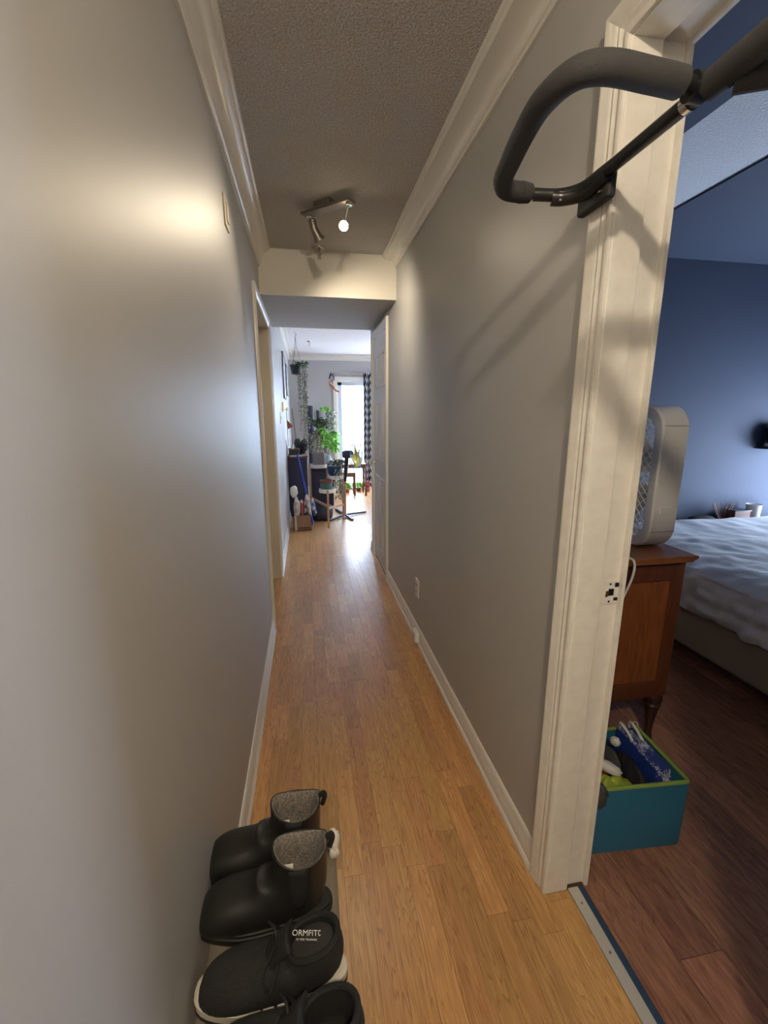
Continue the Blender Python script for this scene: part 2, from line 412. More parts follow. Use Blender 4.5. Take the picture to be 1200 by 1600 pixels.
# bedroom shell
wallbox('wall_bedroom_hall', [(XB, XB+.004, -1.0, .12, 0, H), (XB, XB+.004, YD+.03, 2.9, 0, H), (XB, XB+.004, .12, YD+.03, 2.13, H)], M_NAVY)
wallbox('wall_bedroom_far', [(XB, 4.2, 2.84, 2.96, 0, H+.06)], M_NAVY, 'dark navy wall behind the bed')
wallbox('wall_bedroom_side', [(4.2, 4.32, -1.12, 1.90, 0, H+.06), (4.2, 4.32, 2.60, 2.96, 0, H+.06), (4.2, 4.32, 1.90, 2.60, 0, .30), (4.2, 4.32, 1.90, 2.60, 1.37, H+.06)], M_NAVY)
wallbox('wall_bedroom_window', [(XB, 4.2, -1.12, -1.0, 0, H+.06)], M_NAVY)
wallbox('wall_closet', [(XB, XB+1.0, 2.96, 3.06, 0, H), (XB+1.0, XB+1.1, 2.96, YE-.12, 0, H)], M_WALL)
wallbox('wall_left_room', [(XL-1.0, XL-.9, YL0-.5, YL1+.5, 0, H), (XL-1.0, XL-.12, YL0-.6, YL0-.5, 0, H), (XL-1.0, XL-.12, YL1+.5, YL1+.6, 0, H), (XL-1.0, XL-.12, YL0-.6, YL1+.6, 2.4, H+.06), (XL-1.0, XL-.05, YL0-.6, YL1+.6, -.05, -.004)], M_BEAM)

# ceilings
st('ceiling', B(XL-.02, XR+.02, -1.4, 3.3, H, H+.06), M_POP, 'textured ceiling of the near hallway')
st('ceiling', B(XL-.02, 4.0, 4.20, YF+.1, H, H+.06).box(XR+.0, 4.0, 4.24, 4.4, H, H+.06), mat('living_ceiling', (.74, .73, .75), .85, bump=(160, .6), bdist=.006), 'white ceiling of the living room')
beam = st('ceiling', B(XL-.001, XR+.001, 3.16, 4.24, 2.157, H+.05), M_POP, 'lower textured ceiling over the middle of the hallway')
st('trim_3', B(XL, XR, 3.148, 3.16, 2.155, H), M_BEAM, 'cream face of the dropped ceiling bulkhead')
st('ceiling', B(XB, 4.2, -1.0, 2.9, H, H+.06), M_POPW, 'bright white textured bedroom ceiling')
st('trim_4', B(XB+.004, 1.452, -1.0, 2.84, 2.422, H), M_NAVY, 'navy ceiling band beside the bedroom door')
st('trim_5', B(1.93, 4.2, -1.0, 2.84, 2.422, H), M_NAVY, 'navy dropped ceiling band over the bed')

# crown mouldings (profile points: distance from the wall, height)
def crown(side, x, y0, y1, name, drop=.105, proj=.085, axis='y', label=None):
    pts = [(0, -drop), (.010, -drop), (.012, -drop+.010), (.018, -drop+.013), (.020, -drop+.022)]
    for k in range(7):
        t = k/6*PI/2; pts.append((.022+(proj-.036)*(1-math.cos(t)), -drop+.026+(drop-.050)*math.sin(t)))
    pts += [(proj-.012, -.020), (proj-.010, -.013), (proj-.003, -.010), (proj, 0), (0, 0)]
    poly = [(x+side*a, H-.001+b) for a, b in pts]
    return st(name, MB().prism(poly, y0, y1, axis), M_WHITE, label, smooth=True)
crown(1, XL, -1.3, 3.148, 'trim_6', .112, .080, label='white crown moulding above the left hallway wall')
crown(-1, XR, -1.3, 3.148, 'trim_7', .075, .100, label='white crown moulding above the right hallway wall')
crown(1, XL, 4.24, YF, 'trim_8', .09, .08, label='white crown moulding along the left living room wall')
crown(-1, YF, XL, 4.0, 'trim_9', .085, .08, axis='x', label='white crown moulding above the patio door wall')

# baseboards
def base(side, x, y0, y1, name, h=.095, axis='y', m_=None):
    d = [(0, 0), (.020, 0), (.020, .006), (.018, .016), (.0125, .022), (.0125, h-.030), (.009, h-.024), (.010, h-.016), (.006, h-.006), (.003, h), (0, h)]
    return st(name, MB().prism([(x+side*a, b) for a, b in d], y0, y1, axis), m_ or M_WHITE, smooth=True)
base(1, XL, -1.3, YL0-.062, 'baseboard_left')
base(1, XL, YL1+.0, YF, 'baseboard_left_far')
base(-1, XR, .972, YC0-.062, 'baseboard_right')
base(-1, XR, YC1+.06, YE, 'baseboard_right_far')
base(-1, YF, XL, PX0-.06, 'baseboard_far', axis='x')
base(-1, 2.84, XB, 4.2, 'baseboard_bedroom', axis='x', m_=M_NAVY)

# door casings: profile across the casing width (u from the opening outwards, depth)
CAS = [(0, 0), (0, .009), (.004, .011), (.010, .011), (.013, .008), (.018, .0085), (.024, .013), (.030, .012), (.036, .016), (.050, .0165), (.054, .019), (.062, .019), (.065, .015), (.065, 0)]
def casing(x, side, y0, y1, ztop, parent, m_, wd=1.0, y0vis=True):
    """frame round an opening y0..y1 in the wall face x; side = direction it stands proud"""
    for s, y in ((-1, y0), (1, y1)):
        MB().prism([(x+side*d, y+s*u*wd) for u, d in CAS], 0.0, ztop, 'z').build('casing', m_, parent, smooth=True)
    b = MB(); rings = []
    for yy, s in ((y0, -1), (y1, 1)):
        rings.append([(x+side*d, yy+s*u*wd, ztop+u*wd) for u, d in CAS])
    b.loft(rings); b.build('casing_head', m_, parent, smooth=True)
    # mitre fillers above side casings
    for s, y in ((-1, y0), (1, y1)):
        r0 = [(x+side*d, y+s*u*wd, ztop) for u, d in CAS]; r1 = [(x+side*d, y+s*u*wd, ztop+u*wd) for u, d in CAS]
        MB().loft([r0, r1], caps=(False, False)).build('casing_mitre', m_, parent, smooth=True)

# bedroom doorway frame
d1 = st('door_1', B(XR-.001, XB+.004, YD+.012, YD+.026, 0, 2.10).box(XR-.001, XB+.004, .116, .132, 0, 2.10).box(XR-.001, XB+.004, .116, YD+.024, 2.10, 2.118), M_TRIM_DIRTY, 'open bedroom doorway with a white painted frame', bevel=.001)
casing(XR, -1, .14-.002, YD+.0, 2.092, d1, M_TRIM_DIRTY)
casing(XB+.004, 1, .14-.002, YD+.0, 2.092, d1, M_TRIM_DIRTY)
MB().box(XR-.001, .712, YD-.002, YD+.008, 0, 2.10).box(XR-.001, .712, .132, .142, 0, 2.10).box(XR-.001, .712, .132, YD+.008, 2.088, 2.10).build('door_stop', M_TRIM_DIRTY, d1, bevel=.0015)
sp = MB().box(.728, .769, YD+.0095, YD+.0122, .908, .972).build('strike_plate', M_PLW, d1, bevel=.001)
B(.742, .756, YD+.008, YD+.0097, .932, .950).build('strike_hole', M_BLACK, sp)
B(.733, .740, YD+.007, YD+.0097, .930, .945).build('brass_tongue', M_BRASS, sp)
for z in (.916, .963): MB().lathe([(.003, YD+.0085), (.0028, YD+.0098)], (.745, 0, z), 8, 'y').build('screw', M_NICKEL, sp)
B(.758, .768, YD+.007, YD+.0097, .918, .926).box(.758, .768, YD+.007, YD+.0097, .955, .966).build('latch_notch', M_BLACK, sp)

# left doorway
d2 = st('door_2', B(XL-.12, XL+.002, YL1-.0, YL1+.016, 0, 2.06).box(XL-.12, XL, YL0-.016, YL0, 0, 2.06).box(XL-.12, XL, YL0, YL1, 2.045, 2.06), mat('warm_jamb_paint', (.66, .58, .45), .4), 'open doorway in the left wall with a cream frame')
casing(XL, 1, YL0, YL1+.004, 2.045, d2, M_WHITE, .92)
# closet door on the right
d3 = st('door_3', B(XR+.002, XR+.036, YC0+.004, YC1-.004, .012, 2.045), mat('door_white', (.60, .585, .585), .35, bump=(60, .05)), 'white six panel door in the right wall', bevel=.002)
casing(XR, -1, YC0, YC1, 2.055, d3, M_WHITE, .95)
W = YC1-YC0
for z0, z1 in ((1.62, 1.90), (.98, 1.50), (.16, .84)):
    for a in (.105, .545):
        y0 = YC0+W*a; y1 = y0+W*.35
        p = MB(); fr_ = [(y0, z0), (y1, z0), (y1, z1), (y0, z1)]
        def off(k): return [(y0+k, z0+k), (y1-k, z0+k), (y1-k, z1-k), (y0+k, z1-k)]
        rings = [[(XR+.0025-d, q[0], q[1]) for q in off(k)] for k, d in ((0, 0), (.006, .007), (.016, .006), (.022, -.001), (.040, .004), (.042, .005))]
        p.loft(rings, caps=(False, True)); p.build('panel', d3.data.materials[0], d3)
kn = MB().lathe([(.027, 0), (.027, .006), (.012, .010), (.010, .030), (.022, .040), (.027, .052), (.025, .064), (.012, .068)], (0, 0, 0), 18, 'x')
kn.xf(Matrix.Translation((XR+.002, YC1-.065, .945)) @ Matrix.Rotation(PI, 4, 'Z')); kn.build('door_knob', M_CHROME, d3, smooth=True)
for z in (.22, 1.85):
    B(XR-.007, XR+.002, YC0-.006, YC0+.010, z, z+.09).build('hinge', M_BRASS, d3)

# patio door (window_1)
w1 = st('window_1', B(PX0-.06, PX0, YF-.022, YF, 0, PZ1+.07).box(PX1, PX1+.06, YF-.022, YF, 0, PZ1+.07).box(PX0, PX1, YF-.022, YF, PZ1, PZ1+.07)
        .box(PX0, PX0+.02, YF, YF+.12, .03, PZ1).box(PX0, PX1, YF, YF+.12, PZ1-.02, PZ1).box(PX0, PX1, YF-.01, YF+.12, .0, .045), M_WHITE, 'white framed sliding patio door glowing with daylight', bevel=.003)
M_ALU = mat('white_vinyl_sash', (.62, .68, .74), .4)
for x in (PX0+.02, PX0+.93):
    b = MB().box(x, x+.075, YF+.03, YF+.07, .045, PZ1-.02).box(x+.86-.05, x+.88, YF+.03, YF+.07, .045, PZ1-.02).box(x, x+.88, YF+.03, YF+.07, .045, .13).box(x, x+.88, YF+.03, YF+.07, PZ1-.08, PZ1-.02)
    sa = b.build('sash', M_ALU, w1, bevel=.003)
    B(x+.07, x+.82, YF+.048, YF+.052, .125, PZ1-.075).build('pane', M_GLASS, sa)
w2 = st('window_2', B(4.19, 4.32, 1.90, 1.93, .30, 1.37).box(4.19, 4.32, 2.57, 2.60, .30, 1.37).box(4.19, 4.32, 1.90, 2.60, .30, .33).box(4.19, 4.32, 1.90, 2.60, 1.34, 1.37), M_WHITE)
st('added_window', B(3.99, 4.12, 6.55, 6.58, .85, 2.15).box(3.99, 4.12, 7.12, 7.15, .85, 2.15).box(3.99, 4.12, 6.55, 7.15, .85, .88).box(3.99, 4.12, 6.55, 7.15, 2.12, 2.15), M_WHITE)  # added window, out of view, put in to brighten the living room walls
# outside
st('balcony_floor', B(-1, 5, YF+.12, YF+1.9, -.1, -.02), M_DECK)
st('balcony_rail', B(-1, 5, YF+1.85, YF+1.9, -.02, .95), M_EXT)

# switches, sockets, chime on the walls
def plate(name, x, side, y, z, wy, hz, label, cat, m_=M_PLW, group=None):
    o = B(min(x, x+side*.006), max(x, x+side*.006), y-wy/2, y+wy/2, z-hz/2, z+hz/2).build(name, m_, None, bevel=.002)
    return tag(o, label, cat, group)
p = plate('wall_socket', XR, -1, 2.446, .337, .072, .115, 'white double socket plate on the right hallway wall', 'socket')
for dz in (-.022, .022):
    r_ = B(XR-.009, XR-.006, 2.446-.016, 2.446+.016, .337+dz-.014, .337+dz+.014).build('socket_face', M_PLBEIGE, p, bevel=.002)
    for dy in (-.006, .006): B(XR-.0095, XR-.009, 2.446+dy-.001, 2.446+dy+.001, .337+dz-.005, .337+dz+.005).build('slot', M_BLACK, r_)
j = B(XR-.040, XR-.012, 2.34, 2.42, .022, .085).build('cable_box', M_PLW, None, bevel=.003); tag(j, 'small white cable box on the right baseboard below the socket', 'cable box')
B(XR-.0425, XR-.040, 2.362, 2.398, .035, .065).build('cover', M_PLBEIGE, j)
p = plate('door_chime', XL, 1, 1.875, 2.112, .085, .105, 'small cream rectangular plate high on the left hallway wall', 'wall plate', mat('cream_plate', (.62, .52, .34), .5)); B(XL+.006, XL+.010, 1.858, 1.892, 2.08, 2.144).build('cover', M_PLBEIGE, p)
p = plate('light_switch', XL, 1, 3.81, 1.367, .075, .13, 'white switch plate on the left wall just past the doorway', 'switch'); B(XL+.006, XL+.012, 3.803, 3.817, 1.35, 1.385).build('toggle', M_PLW, p)
p = plate('light_switch', XL, 1, 4.80, 1.36, .075, .12, 'farther white switch plate on the left wall', 'switch'); B(XL+.006, XL+.012, 4.793, 4.807, 1.34, 1.378).build('toggle', M_PLW, p)

# ------------------------------------------------------------------ ceiling spot fixture
fx = empty('ceiling_spotlight', (.15, 2.46, H), 0, 'two headed metal spotlight bar on the hallway ceiling, one bulb glowing', 'lamp')
a0 = Vector((.035, 2.565, H-.03)); a1 = Vector((.265, 2.365, H-.03))
dd = (a1-a0).normalized(); pp = Vector((-dd.y, dd.x, 0))
MB().bar((a0+a1)/2-dd*.06+Vector((0,0,.017)), (a0+a1)/2+dd*.04+Vector((0,0,.017)), .075, .026).build('ceiling_plate', M_LAMPM, fx, bevel=.002)
MB().bar(a0, a1, .058, .014).build('bar', M_LAMPM, fx, bevel=.002)
for q in (a0+dd*.035, a1-dd*.02): MB().lathe([(.016, -.018), (.016, -.007), (.006, -.007)], q, 14).build('mount', M_CHROME, fx, smooth=True)
# glowing head, aimed back towards the entrance
c0 = a1-dd*.028+Vector((0, 0, -.018)); c1 = Vector((.232, 2.47, 2.335))
MB().tube([c0, c1], .005, 8).build('stem', M_CHROME, fx, smooth=True)
aim = (Vector((.0, .9, 1.25))-Vector((.235, 2.45, 2.32))).normalized()
hd = MB().tube([c1-aim*.03, c1-aim*.01, c1+aim*.015, c1+aim*.03], [.010, .016, .020, .024], 16, caps=(True, False)).build('spot_head', M_CHROME, fx, smooth=True)
MB().blob(c1+aim*.022, (.0165, .0165, .0165), 8, 0).build('bulb', M_BULB, hd, smooth=True)
# dim head
e0 = a0+dd*.05+Vector((0, 0, -.016)); aim2 = (Vector((.645, 2.95, 1.45))-Vector((.135, 2.62, 2.23))).normalized()
k0 = e0+Vector((.0, .0, -.012)); k1 = k0+Vector((.012, .012, -.045)); k2 = k1+aim2*.030; k3 = k2+aim2*.022
hd = MB().tube([k0, k0+Vector((0,0,-.004)), k1, k1+aim2*.004, k2, k3], [.014, .018, .019, .020, .022, .032], 16, caps=(True, False)).build('spot_head', M_LAMPM, fx, smooth=True)
for i in range(4): MB().tube([k0+(k1-k0)*(i/4+.1), k0+(k1-k0)*(i/4+.2)], .0215, 16).build('rib', M_LAMPM, hd, smooth=True)
MB().tube([k3-aim2*.006, k3-aim2*.001], [.029, .0295], 16).build('bulb', M_BULBDIM, hd, smooth=True)

def sprinkler(loc, label):
    e = empty('sprinkler', loc, 0, label, 'sprinkler', 'ceiling sprinklers')
    MB().lathe([(.040, 0), (.038, -.008), (.026, -.014), (.014, -.016)], loc, 16).build('flange', M_NICKEL, e, smooth=True)
    x, y, z = loc
    MB().tube([(x, y, z-.01), (x, y, z-.045)], [.009, .006], 8).tube([(x-.008, y, z-.03), (x-.011, y, z-.045), (x, y, z-.06)], .002, 6).tube([(x+.008, y, z-.03), (x+.011, y, z-.045), (x, y, z-.06)], .002, 6).build('nozzle', M_NICKEL, e)
    MB().lathe([(.016, -.064), (.016, -.062)], loc, 10).build('deflector', M_NICKEL, e)
sprinkler((.13, 3.09, H), 'nickel fire sprinkler on the ceiling in front of the bulkhead')
sprinkler((.096, 6.69, H), 'small fire sprinkler on the living room ceiling')

# ------------------------------------------------------------------ pull-up bar on the bedroom door frame
BZ = 1.85
pu = empty('pull_up_bar', (.595, .55, BZ), 0, 'black doorway pull-up bar with foam grips hooked on the bedroom door frame', 'exercise bar')
MB().tube([(.600, .07, BZ), (.598, .5, BZ), (.600, .70, BZ), (.602, .86, BZ)] + crom([(.601, .89, BZ), (.592, .945, BZ-.004), (.562, .978, BZ-.004), (.505, .992, BZ-.002)], 5), .0125, 14).build('main_bar', M_BLACK, pu, smooth=True)
# flattened plate where the bar meets the pad
MB().tube(crom([(.606, .88, BZ-.004), (.598, .945, BZ-.010), (.570, .975, BZ-.010), (.545, .985, BZ-.008)], 4), .0155, 10).build('bracket', M_BLACK, pu, smooth=True)
B(.606, .626, .880, .985, BZ-.045, BZ+.012).build('wall_pad', mat('pad_rubber', (.02, .02, .02), .7), pu, bevel=.006)
for q in ((.604, .90, BZ-.012), (.558, .972, BZ)): MB().lathe([(.006, -.020), (.005, -.016)], (q[0], q[1], q[2]), 8).build('bolt', M_CHROME, pu)
# D shaped handle
loop = crom([(.592, .668, BZ+.004), (.555, .662, BZ+.002), (.50, .655, BZ), (.43, .652, BZ), (.392, .672, BZ), (.378, .73, BZ), (.385, .80, BZ), (.402, .89, BZ), (.416, .95, BZ), (.440, .985, BZ), (.480, .992, BZ), (.520, .992, BZ)], 6)
MB().tube(loop, .0115, 12).build('handle_tube', M_BLACK, pu, smooth=True)
fo = [p_ for p_ in loop if p_.x < .560 and not (p_.y > .9 and p_.x > .487)]
hg = MB().tube(fo, .0195, 18).build('foam_grip', M_FOAM, pu, smooth=True); hg['label'] = 'bent foam sleeve of the curved handle'
MB().tube([(.475, .9915, BZ), (.498, .9925, BZ)], [.0205, .018], 16).build('end_collar', M_FOAM, pu, smooth=True)
MB().lathe([(.019, -.012), (.019, .012)], (.590, .668, BZ+.003), 14, 'x').build('clamp', M_BLACK, pu, smooth=True)
MB().lathe([(.0145, -.004), (.0145, .008)], (.600, .690, BZ), 14, 'y').build('clamp_ring', M_CHROME, pu, smooth=True)
MB().tube([(.599, .07, BZ), (.599, .40, BZ), (.600, .655, BZ)], .0205, 18).build('foam_sleeve', M_FOAM, pu, smooth=True)
# second handle on the near end and the inner foam grips
loop2 = crom([(.592, .30, BZ+.004), (.50, .31, BZ), (.40, .29, BZ), (.378, .22, BZ), (.41, .07, BZ), (.52, .035, BZ), (.60, .07, BZ)], 5)
MB().tube(loop2[4:-4], .019, 14).build('foam_grip', M_FOAM, pu, smooth=True)
MB().tube([(.612, .625, BZ-.012), (.640, .600, BZ-.018), (.660, .55, BZ-.02), (.665, .48, BZ-.02), (.65, .42, BZ-.018), (.612, .39, BZ-.01)], .0165, 14).build('inner_grip', M_FOAM, pu, smooth=True)
# arms passing over the head of the frame to the bedroom side
for y in (.18, .36):
    MB().tube(crom([(.60, y, BZ), (.66, y, BZ+.05), (.74, y, BZ+.18), (.82, y, BZ+.30), (.812, y, BZ+.335)], 4), .0115, 10).build('hook_arm', M_BLACK, pu, smooth=True)
MB().tube([(.813, .06, BZ+.335), (.813, .85, BZ+.335)][::1], .012, 10).build('rear_bar', M_BLACK, pu, smooth=True)

# ------------------------------------------------------------------ shoe rack, boots, sneakers
RZ = .285
rk = empty('shoe_rack', (-.11, .55, 0), 0, 'low fabric covered shoe rack with metal poles against the left wall', 'shoe rack')
for x in (-.232, .022):
    MB().tube([(x, .12, RZ-.008), (x, .945, RZ-.008)], .008, 12).build('rail', M_POLE, rk, smooth=True)
for x in (-.232, .022):
    for y in (.13, .935):
        MB().tube([(x, y, 0), (x, y, RZ+.006)], .008, 10).build('leg', M_POLE, rk, smooth=True)
for y in (.13, .935): MB().tube([(-.232, y, RZ-.012), (.022, y, RZ-.012)], .006, 10).build('cross_rail', M_POLE, rk, smooth=True)
g = MB(); rings = []
for i in range(25):
    y = .14+.795*i/24; row = []
    for k in range(15):
        t = k/14; x = -.2415+.273*t
        z = RZ+.002 - .006*math.sin(t*PI) + .0015*noise.noise(Vector((x*30, y*8, 1)))
        row.append((x, y, z))
    row = [(-.2425, y, RZ-.03)] + row + [(.0325, y, RZ-.035)]; rings.append(row)
g.loft(rings, (False, False), closed=False); sh = g.build('fabric_shelf', M_RACKCLOTH, rk, smooth='all', solid=.0015)
lo = MB().box(-.232, .022, .13, .935, .075, .080).build('lower_shelf', M_RACKCLOTH, rk)
ti = MB().blob((.028, .915, RZ+.026), (.017, .022, .026), 12, .35, 2.2, 4).tube([(.024, .925, RZ+.0), (.030, .89, RZ+.012)], [.010, .013], 10).build('crumpled_tissue', M_TISSUE, None, smooth='all')
tag(ti, 'crumpled white tissue stuck on the rack corner behind the boots', 'tissue')

def shoe_rings(spec, n=28):
    rings = []
    for (u, z, th, a, b, sq) in spec:
        th = math.radians(th); ring = []
        for k in range(n):
            t = 2*PI*k/n; ct, s_ = math.cos(t), math.sin(t)
            e = 2/sq
            ca = math.copysign(abs(ct)**e, ct); sa = math.copysign(abs(s_)**e, s_)
            ring.append(Vector((u+a*ca*math.cos(th), b*sa, z+a*ca*math.sin(th))))
        rings.append(ring)
    return rings
def footprint(L, wt, wh, z, n=40, grow=0):
    pts = []
    for k in range(n):
        t = 2*PI*k/n; u = L/2 - math.cos(t)*(L/2+grow)
        s_ = u/L; wdt = wh+(wt-wh)*min(1, max(0, (s_-.15)/.5))
        pts.append(Vector((u, math.sin(t)*abs(math.sin(t))**-.25*(wdt+grow) if abs(math.sin(t)) > 1e-6 else 0, z)))
    return pts
def boot(loc, rz, label):
    e = lthing('ankle_boot', loc, rz, label, 'boot', 'black ankle boots on the shoe rack')
    spec = [(.058, .178, 0, .061, .045, 2.2), (.060, .160, 0, .058, .0445, 2.2), (.062, .135, 2, .057, .044, 2.2), (.066, .108, 6, .062, .045, 2.2),
            (.076, .086, 20, .072, .046, 2.3), (.094, .066, 38, .080, .047, 2.3), (.122, .054, 58, .066, .049, 2.2), (.152, .048, 74, .052, .052, 2.2),
            (.186, .046, 86, .045, .055, 2.3), (.220, .044, 92, .042, .054, 2.4), (.250, .041, 98, .037, .049, 2.5), (.270, .037, 103, .029, .039, 2.4), (.281, .033, 106, .014, .022, 2.2)]
    R = shoe_rings(spec)
    for i, (k, amt) in enumerate(((0, 1), (1, .5))):
        for j, p_ in enumerate(R[k]):
            t = 2*PI*j/28; p_.z += amt*(.010*math.cos(2*t)+.006*math.exp(-((t-PI)/.4)**2))
    for r_ in R:
        for p_ in r_: p_.z = max(p_.z, .014); p_.x = max(p_.x, .001)
    up = MB(); up.loft(R, (False, True)); up.build('upper', M_RUBBER, e, smooth='all', sub=1, solid=.003)
    # fleece lining just inside the top
    IN = []
    for sc, dz, k in ((.955, -.002, 0), (.90, -.004, 0), (.87, -.03, 0), (.86, -.07, 0), (.80, -.13, 0)):
        c = sum(R[0], Vector())/28
        IN.append([Vector((c.x+(p_.x-c.x)*sc, p_.y*sc, p_.z+dz)) for p_ in R[0]])
    MB().loft(IN, (False, True)).build('lining', M_LINING, e, smooth='all')
    c = sum(R[0], Vector())/28
    B(c.x+.020, c.x+.044, -.014, .014, .112, .1135).build('size_tag', M_PRINT, e)
    # elastic gore panels, both sides
    for s_ in (-1, 1):
        gp = MB(); n = 12; rows = []
        for i in range(9):
            t = i/8; z = .166-.100*t; hw = .020*math.sqrt(max(.02, 1-(max(0, t-.45)/.57)**2))
            row = []
            for k in range(7):
                u = .063+hw*(k/3-1)
                # lateral surface of nearest rings
                cz = (z-.108)/.06; bw = .0465 + .0015*(1-min(1, max(0, cz)))
                aa = .062+.02*max(0, (.108-z)/.05); uu = (u-.062-.03*max(0, (.108-z)/.05))/aa
                lat = bw*math.sqrt(max(.05, 1-min(.95, uu*uu)))
                row.append((u, s_*(lat+.0005), z))
            rows.append(row)
        gp.loft(rows, (False, False), closed=False).build('elastic_panel', M_ELAST, e, smooth='all', solid=.003)
    MB().tube(crom([(-.004, 0, .165), (-.010, 0, .185), (-.008, 0, .197), (.002, 0, .190)], 3), .006, 8).build('pull_tab', M_ELAST, e, smooth=True)
    bd = B(.006, .013, -.0405, -.0385, .150, .156).build('badge', mat('orange_badge', (.5, .12, .04), .5), e)
    so = MB(); F = [footprint(.286, .055, .041, z, grow=g_) for z, g_ in ((0, .001), (.004, .004), (.018, .004), (.020, .0015), (.026, .0015), (.028, -.002))]
    for r_ in F:
        for p_ in r_: p_.x = p_.x*1.0-.002
    so.loft(F).build('sole', M_SOLE, e, smooth=True)
    return e
boot((.012, .782, RZ+.0035), PI-.03, 'front black rubber ankle boot with grey lining, nearer of the pair')
boot((.000, .892, RZ+.0035), PI-.05, 'rear black rubber ankle boot with grey lining, partly hidden behind its mate')

def text_mesh(name, body, size, M, mat_, parent, font_off=0):
    c = bpy.data.curves.new('t', 'FONT'); c.body = body; c.size = size; c.extrude = .0003; c.align_x = 'CENTER'; c.offset = font_off
    o = bpy.data.objects.new('t', c); COL.objects.link(o)
    bpy.context.view_layer.update()
    me = bpy.data.meshes.new_from_object(o.evaluated_get(bpy.context.evaluated_depsgraph_get()))
    bpy.data.objects.remove(o); me.name = name
    q = bpy.data.objects.new(name, me); COL.objects.link(q); me.materials.clear(); me.materials.append(mat_)
    q.parent = parent; q.matrix_basis = M; return q
def sneaker(loc, rz, label, text=True):
    e = lthing('sneaker', loc, rz, label, 'shoe', 'black sneakers on the shoe rack')
    spec = [(.062, .108, -14, .050, .036, 2.2), (.060, .092, -8, .056, .038, 2.2), (.064, .074, 4, .062, .039, 2.2),
            (.080, .060, 22, .074, .041, 2.3), (.104, .050, 44, .066, .043, 2.3), (.136, .045, 66, .050, .046, 2.2), (.168, .041, 80, .041, .049, 2.2),
            (.204, .037, 88, .034, .050, 2.4), (.238, .034, 94, .030, .045, 2.4), (.262, .031, 100, .024, .034, 2.3), (.276, .028, 106, .012, .018, 2)]
    R = shoe_rings(spec)
    for r_ in R:
        for p_ in r_: p_.z = max(p_.z, .02)
    MB().loft(R, (False, True)).build('upper', M_KNIT, e, smooth='all', sub=1, solid=.004)
    c = sum(R[0], Vector())/28; IN = []
    for sc, dz in ((.96, .0), (.88, -.012), (.8, -.05), (.7, -.062)):
        IN.append([Vector((c.x+(p_.x-c.x)*sc, p_.y*sc, p_.z+dz)) for p_ in R[0]])
    MB().loft(IN, (False, True)).build('lining', M_BLACKC, e, smooth='all')
    # heel collar counter, darker padded
    MB().tube([p_ + Vector((0, 0, .001)) for p_ in R[0]] + [R[0][0]], .006, 8).build('collar', M_BLACKC, e, smooth=True)
    # tongue rising from the instep
    rows = []
    for i in range(7):
        t = i/6; u = .152-.045*t; z = .088+.044*t; row = []
        for k in range(7):
            y = (k/3-1)*(.024+.004*t); row.append((u+.02*abs(k/3-1)**2*-.4, y, z-.010*(k/3-1)**2))
        rows.append(row)
    MB().loft(rows, (False, False), closed=False).build('tongue', M_BLACKC, e, smooth='all', solid=.008)
    # side overlay stripes
    for s_ in (-1, 1):
        for u in (.125, .150, .175):
            MB().tube(crom([(u, s_*.030, .074-(u-.125)*.3), (u-.012, s_*.047, .052), (u-.020, s_*.049, .032)], 4), .003, 6).build('side_strap', M_BLACKC, e, smooth=True)
    # laces: crossings over the instep, then loose bow
    for i in range(5):
        u = .128+.017*i; z = .094-.0125*i+.004
        MB().tube(crom([(u, -.026, z-.010), (u+.006, 0, z+.005), (u+.012, .026, z-.012)], 4), .0026, 6).build('lace', M_BLACKC, e, smooth=True)
        MB().tube(crom([(u, .026, z-.010), (u+.006, 0, z+.006), (u+.012, -.026, z-.012)], 4), .0026, 6).build('lace', M_BLACKC, e, smooth=True)
    for s_ in (-1, 1):
        MB().tube(crom([(.128, 0, .104), (.135, s_*.02, .118), (.150, s_*.045, .100), (.140, s_*.055, .075), (.125, s_*.03, .095), (.126, 0, .106)], 5), .0026, 6).build('lace', M_BLACKC, e, smooth=True)
    F = [footprint(.282, .050, .037, z, grow=g_) for z, g_ in ((0, -.001), (.004, .003), (.024, .004), (.027, .001), (.030, -.003))]
    MB().loft(F).build('midsole', M_WSOLE, e, smooth=True)
    MB().loft([footprint(.282, .050, .037, z, grow=.0042) for z in (-.0005, .007)]).build('outsole', M_SOLE, e, smooth=True)
    if text:
        # insole printed with lettering, visible inside the open collar
        Mx = Matrix.Translation((.062, .0, .1025)) @ Matrix.Rotation(PI-.02, 4, 'Z') @ Matrix.Rotation(math.radians(12), 4, 'Y')
        MB().loft([[Vector((.062+.040*math.cos(t), .030*math.sin(t), .0975-.24*.040*math.cos(t)+dz)) for t in [2*PI*k/24 for k in range(24)]] for dz in (-.003, .002)]).build('heel_patch', mat('charcoal_patch', (.022, .021, .020), .7), e)
        text_mesh('lettering', 'ORMFIT0', .0142, Mx @ Matrix.Translation((-.012, .004, .0035)) @ Matrix.Translation((0, .0, 0)), M_PRINT, e, 0)
        text_mesh('lettering', 'FIT FOR TRAINING', .0048, Mx @ Matrix.Translation((-.012, .004, .0035)) @ Matrix.Translation((0, -.008, 0)), M_PRINT, e)
    return e
sneaker((.036, .650, RZ+.0035), PI-.03, 'black lace-up sneaker with white lettering, next to the boots')
sneaker((.062, .530, RZ+.0035), PI-.06, 'black lace-up sneaker at the front of the rack, cut by the frame', False)
MB_l = MB().tube(crom([(.03, .575, RZ+.085), (.062, .60, RZ+.06), (.078, .615, RZ+.07), (.083, .625, RZ+.10)], 6), [.002]*19, 6)

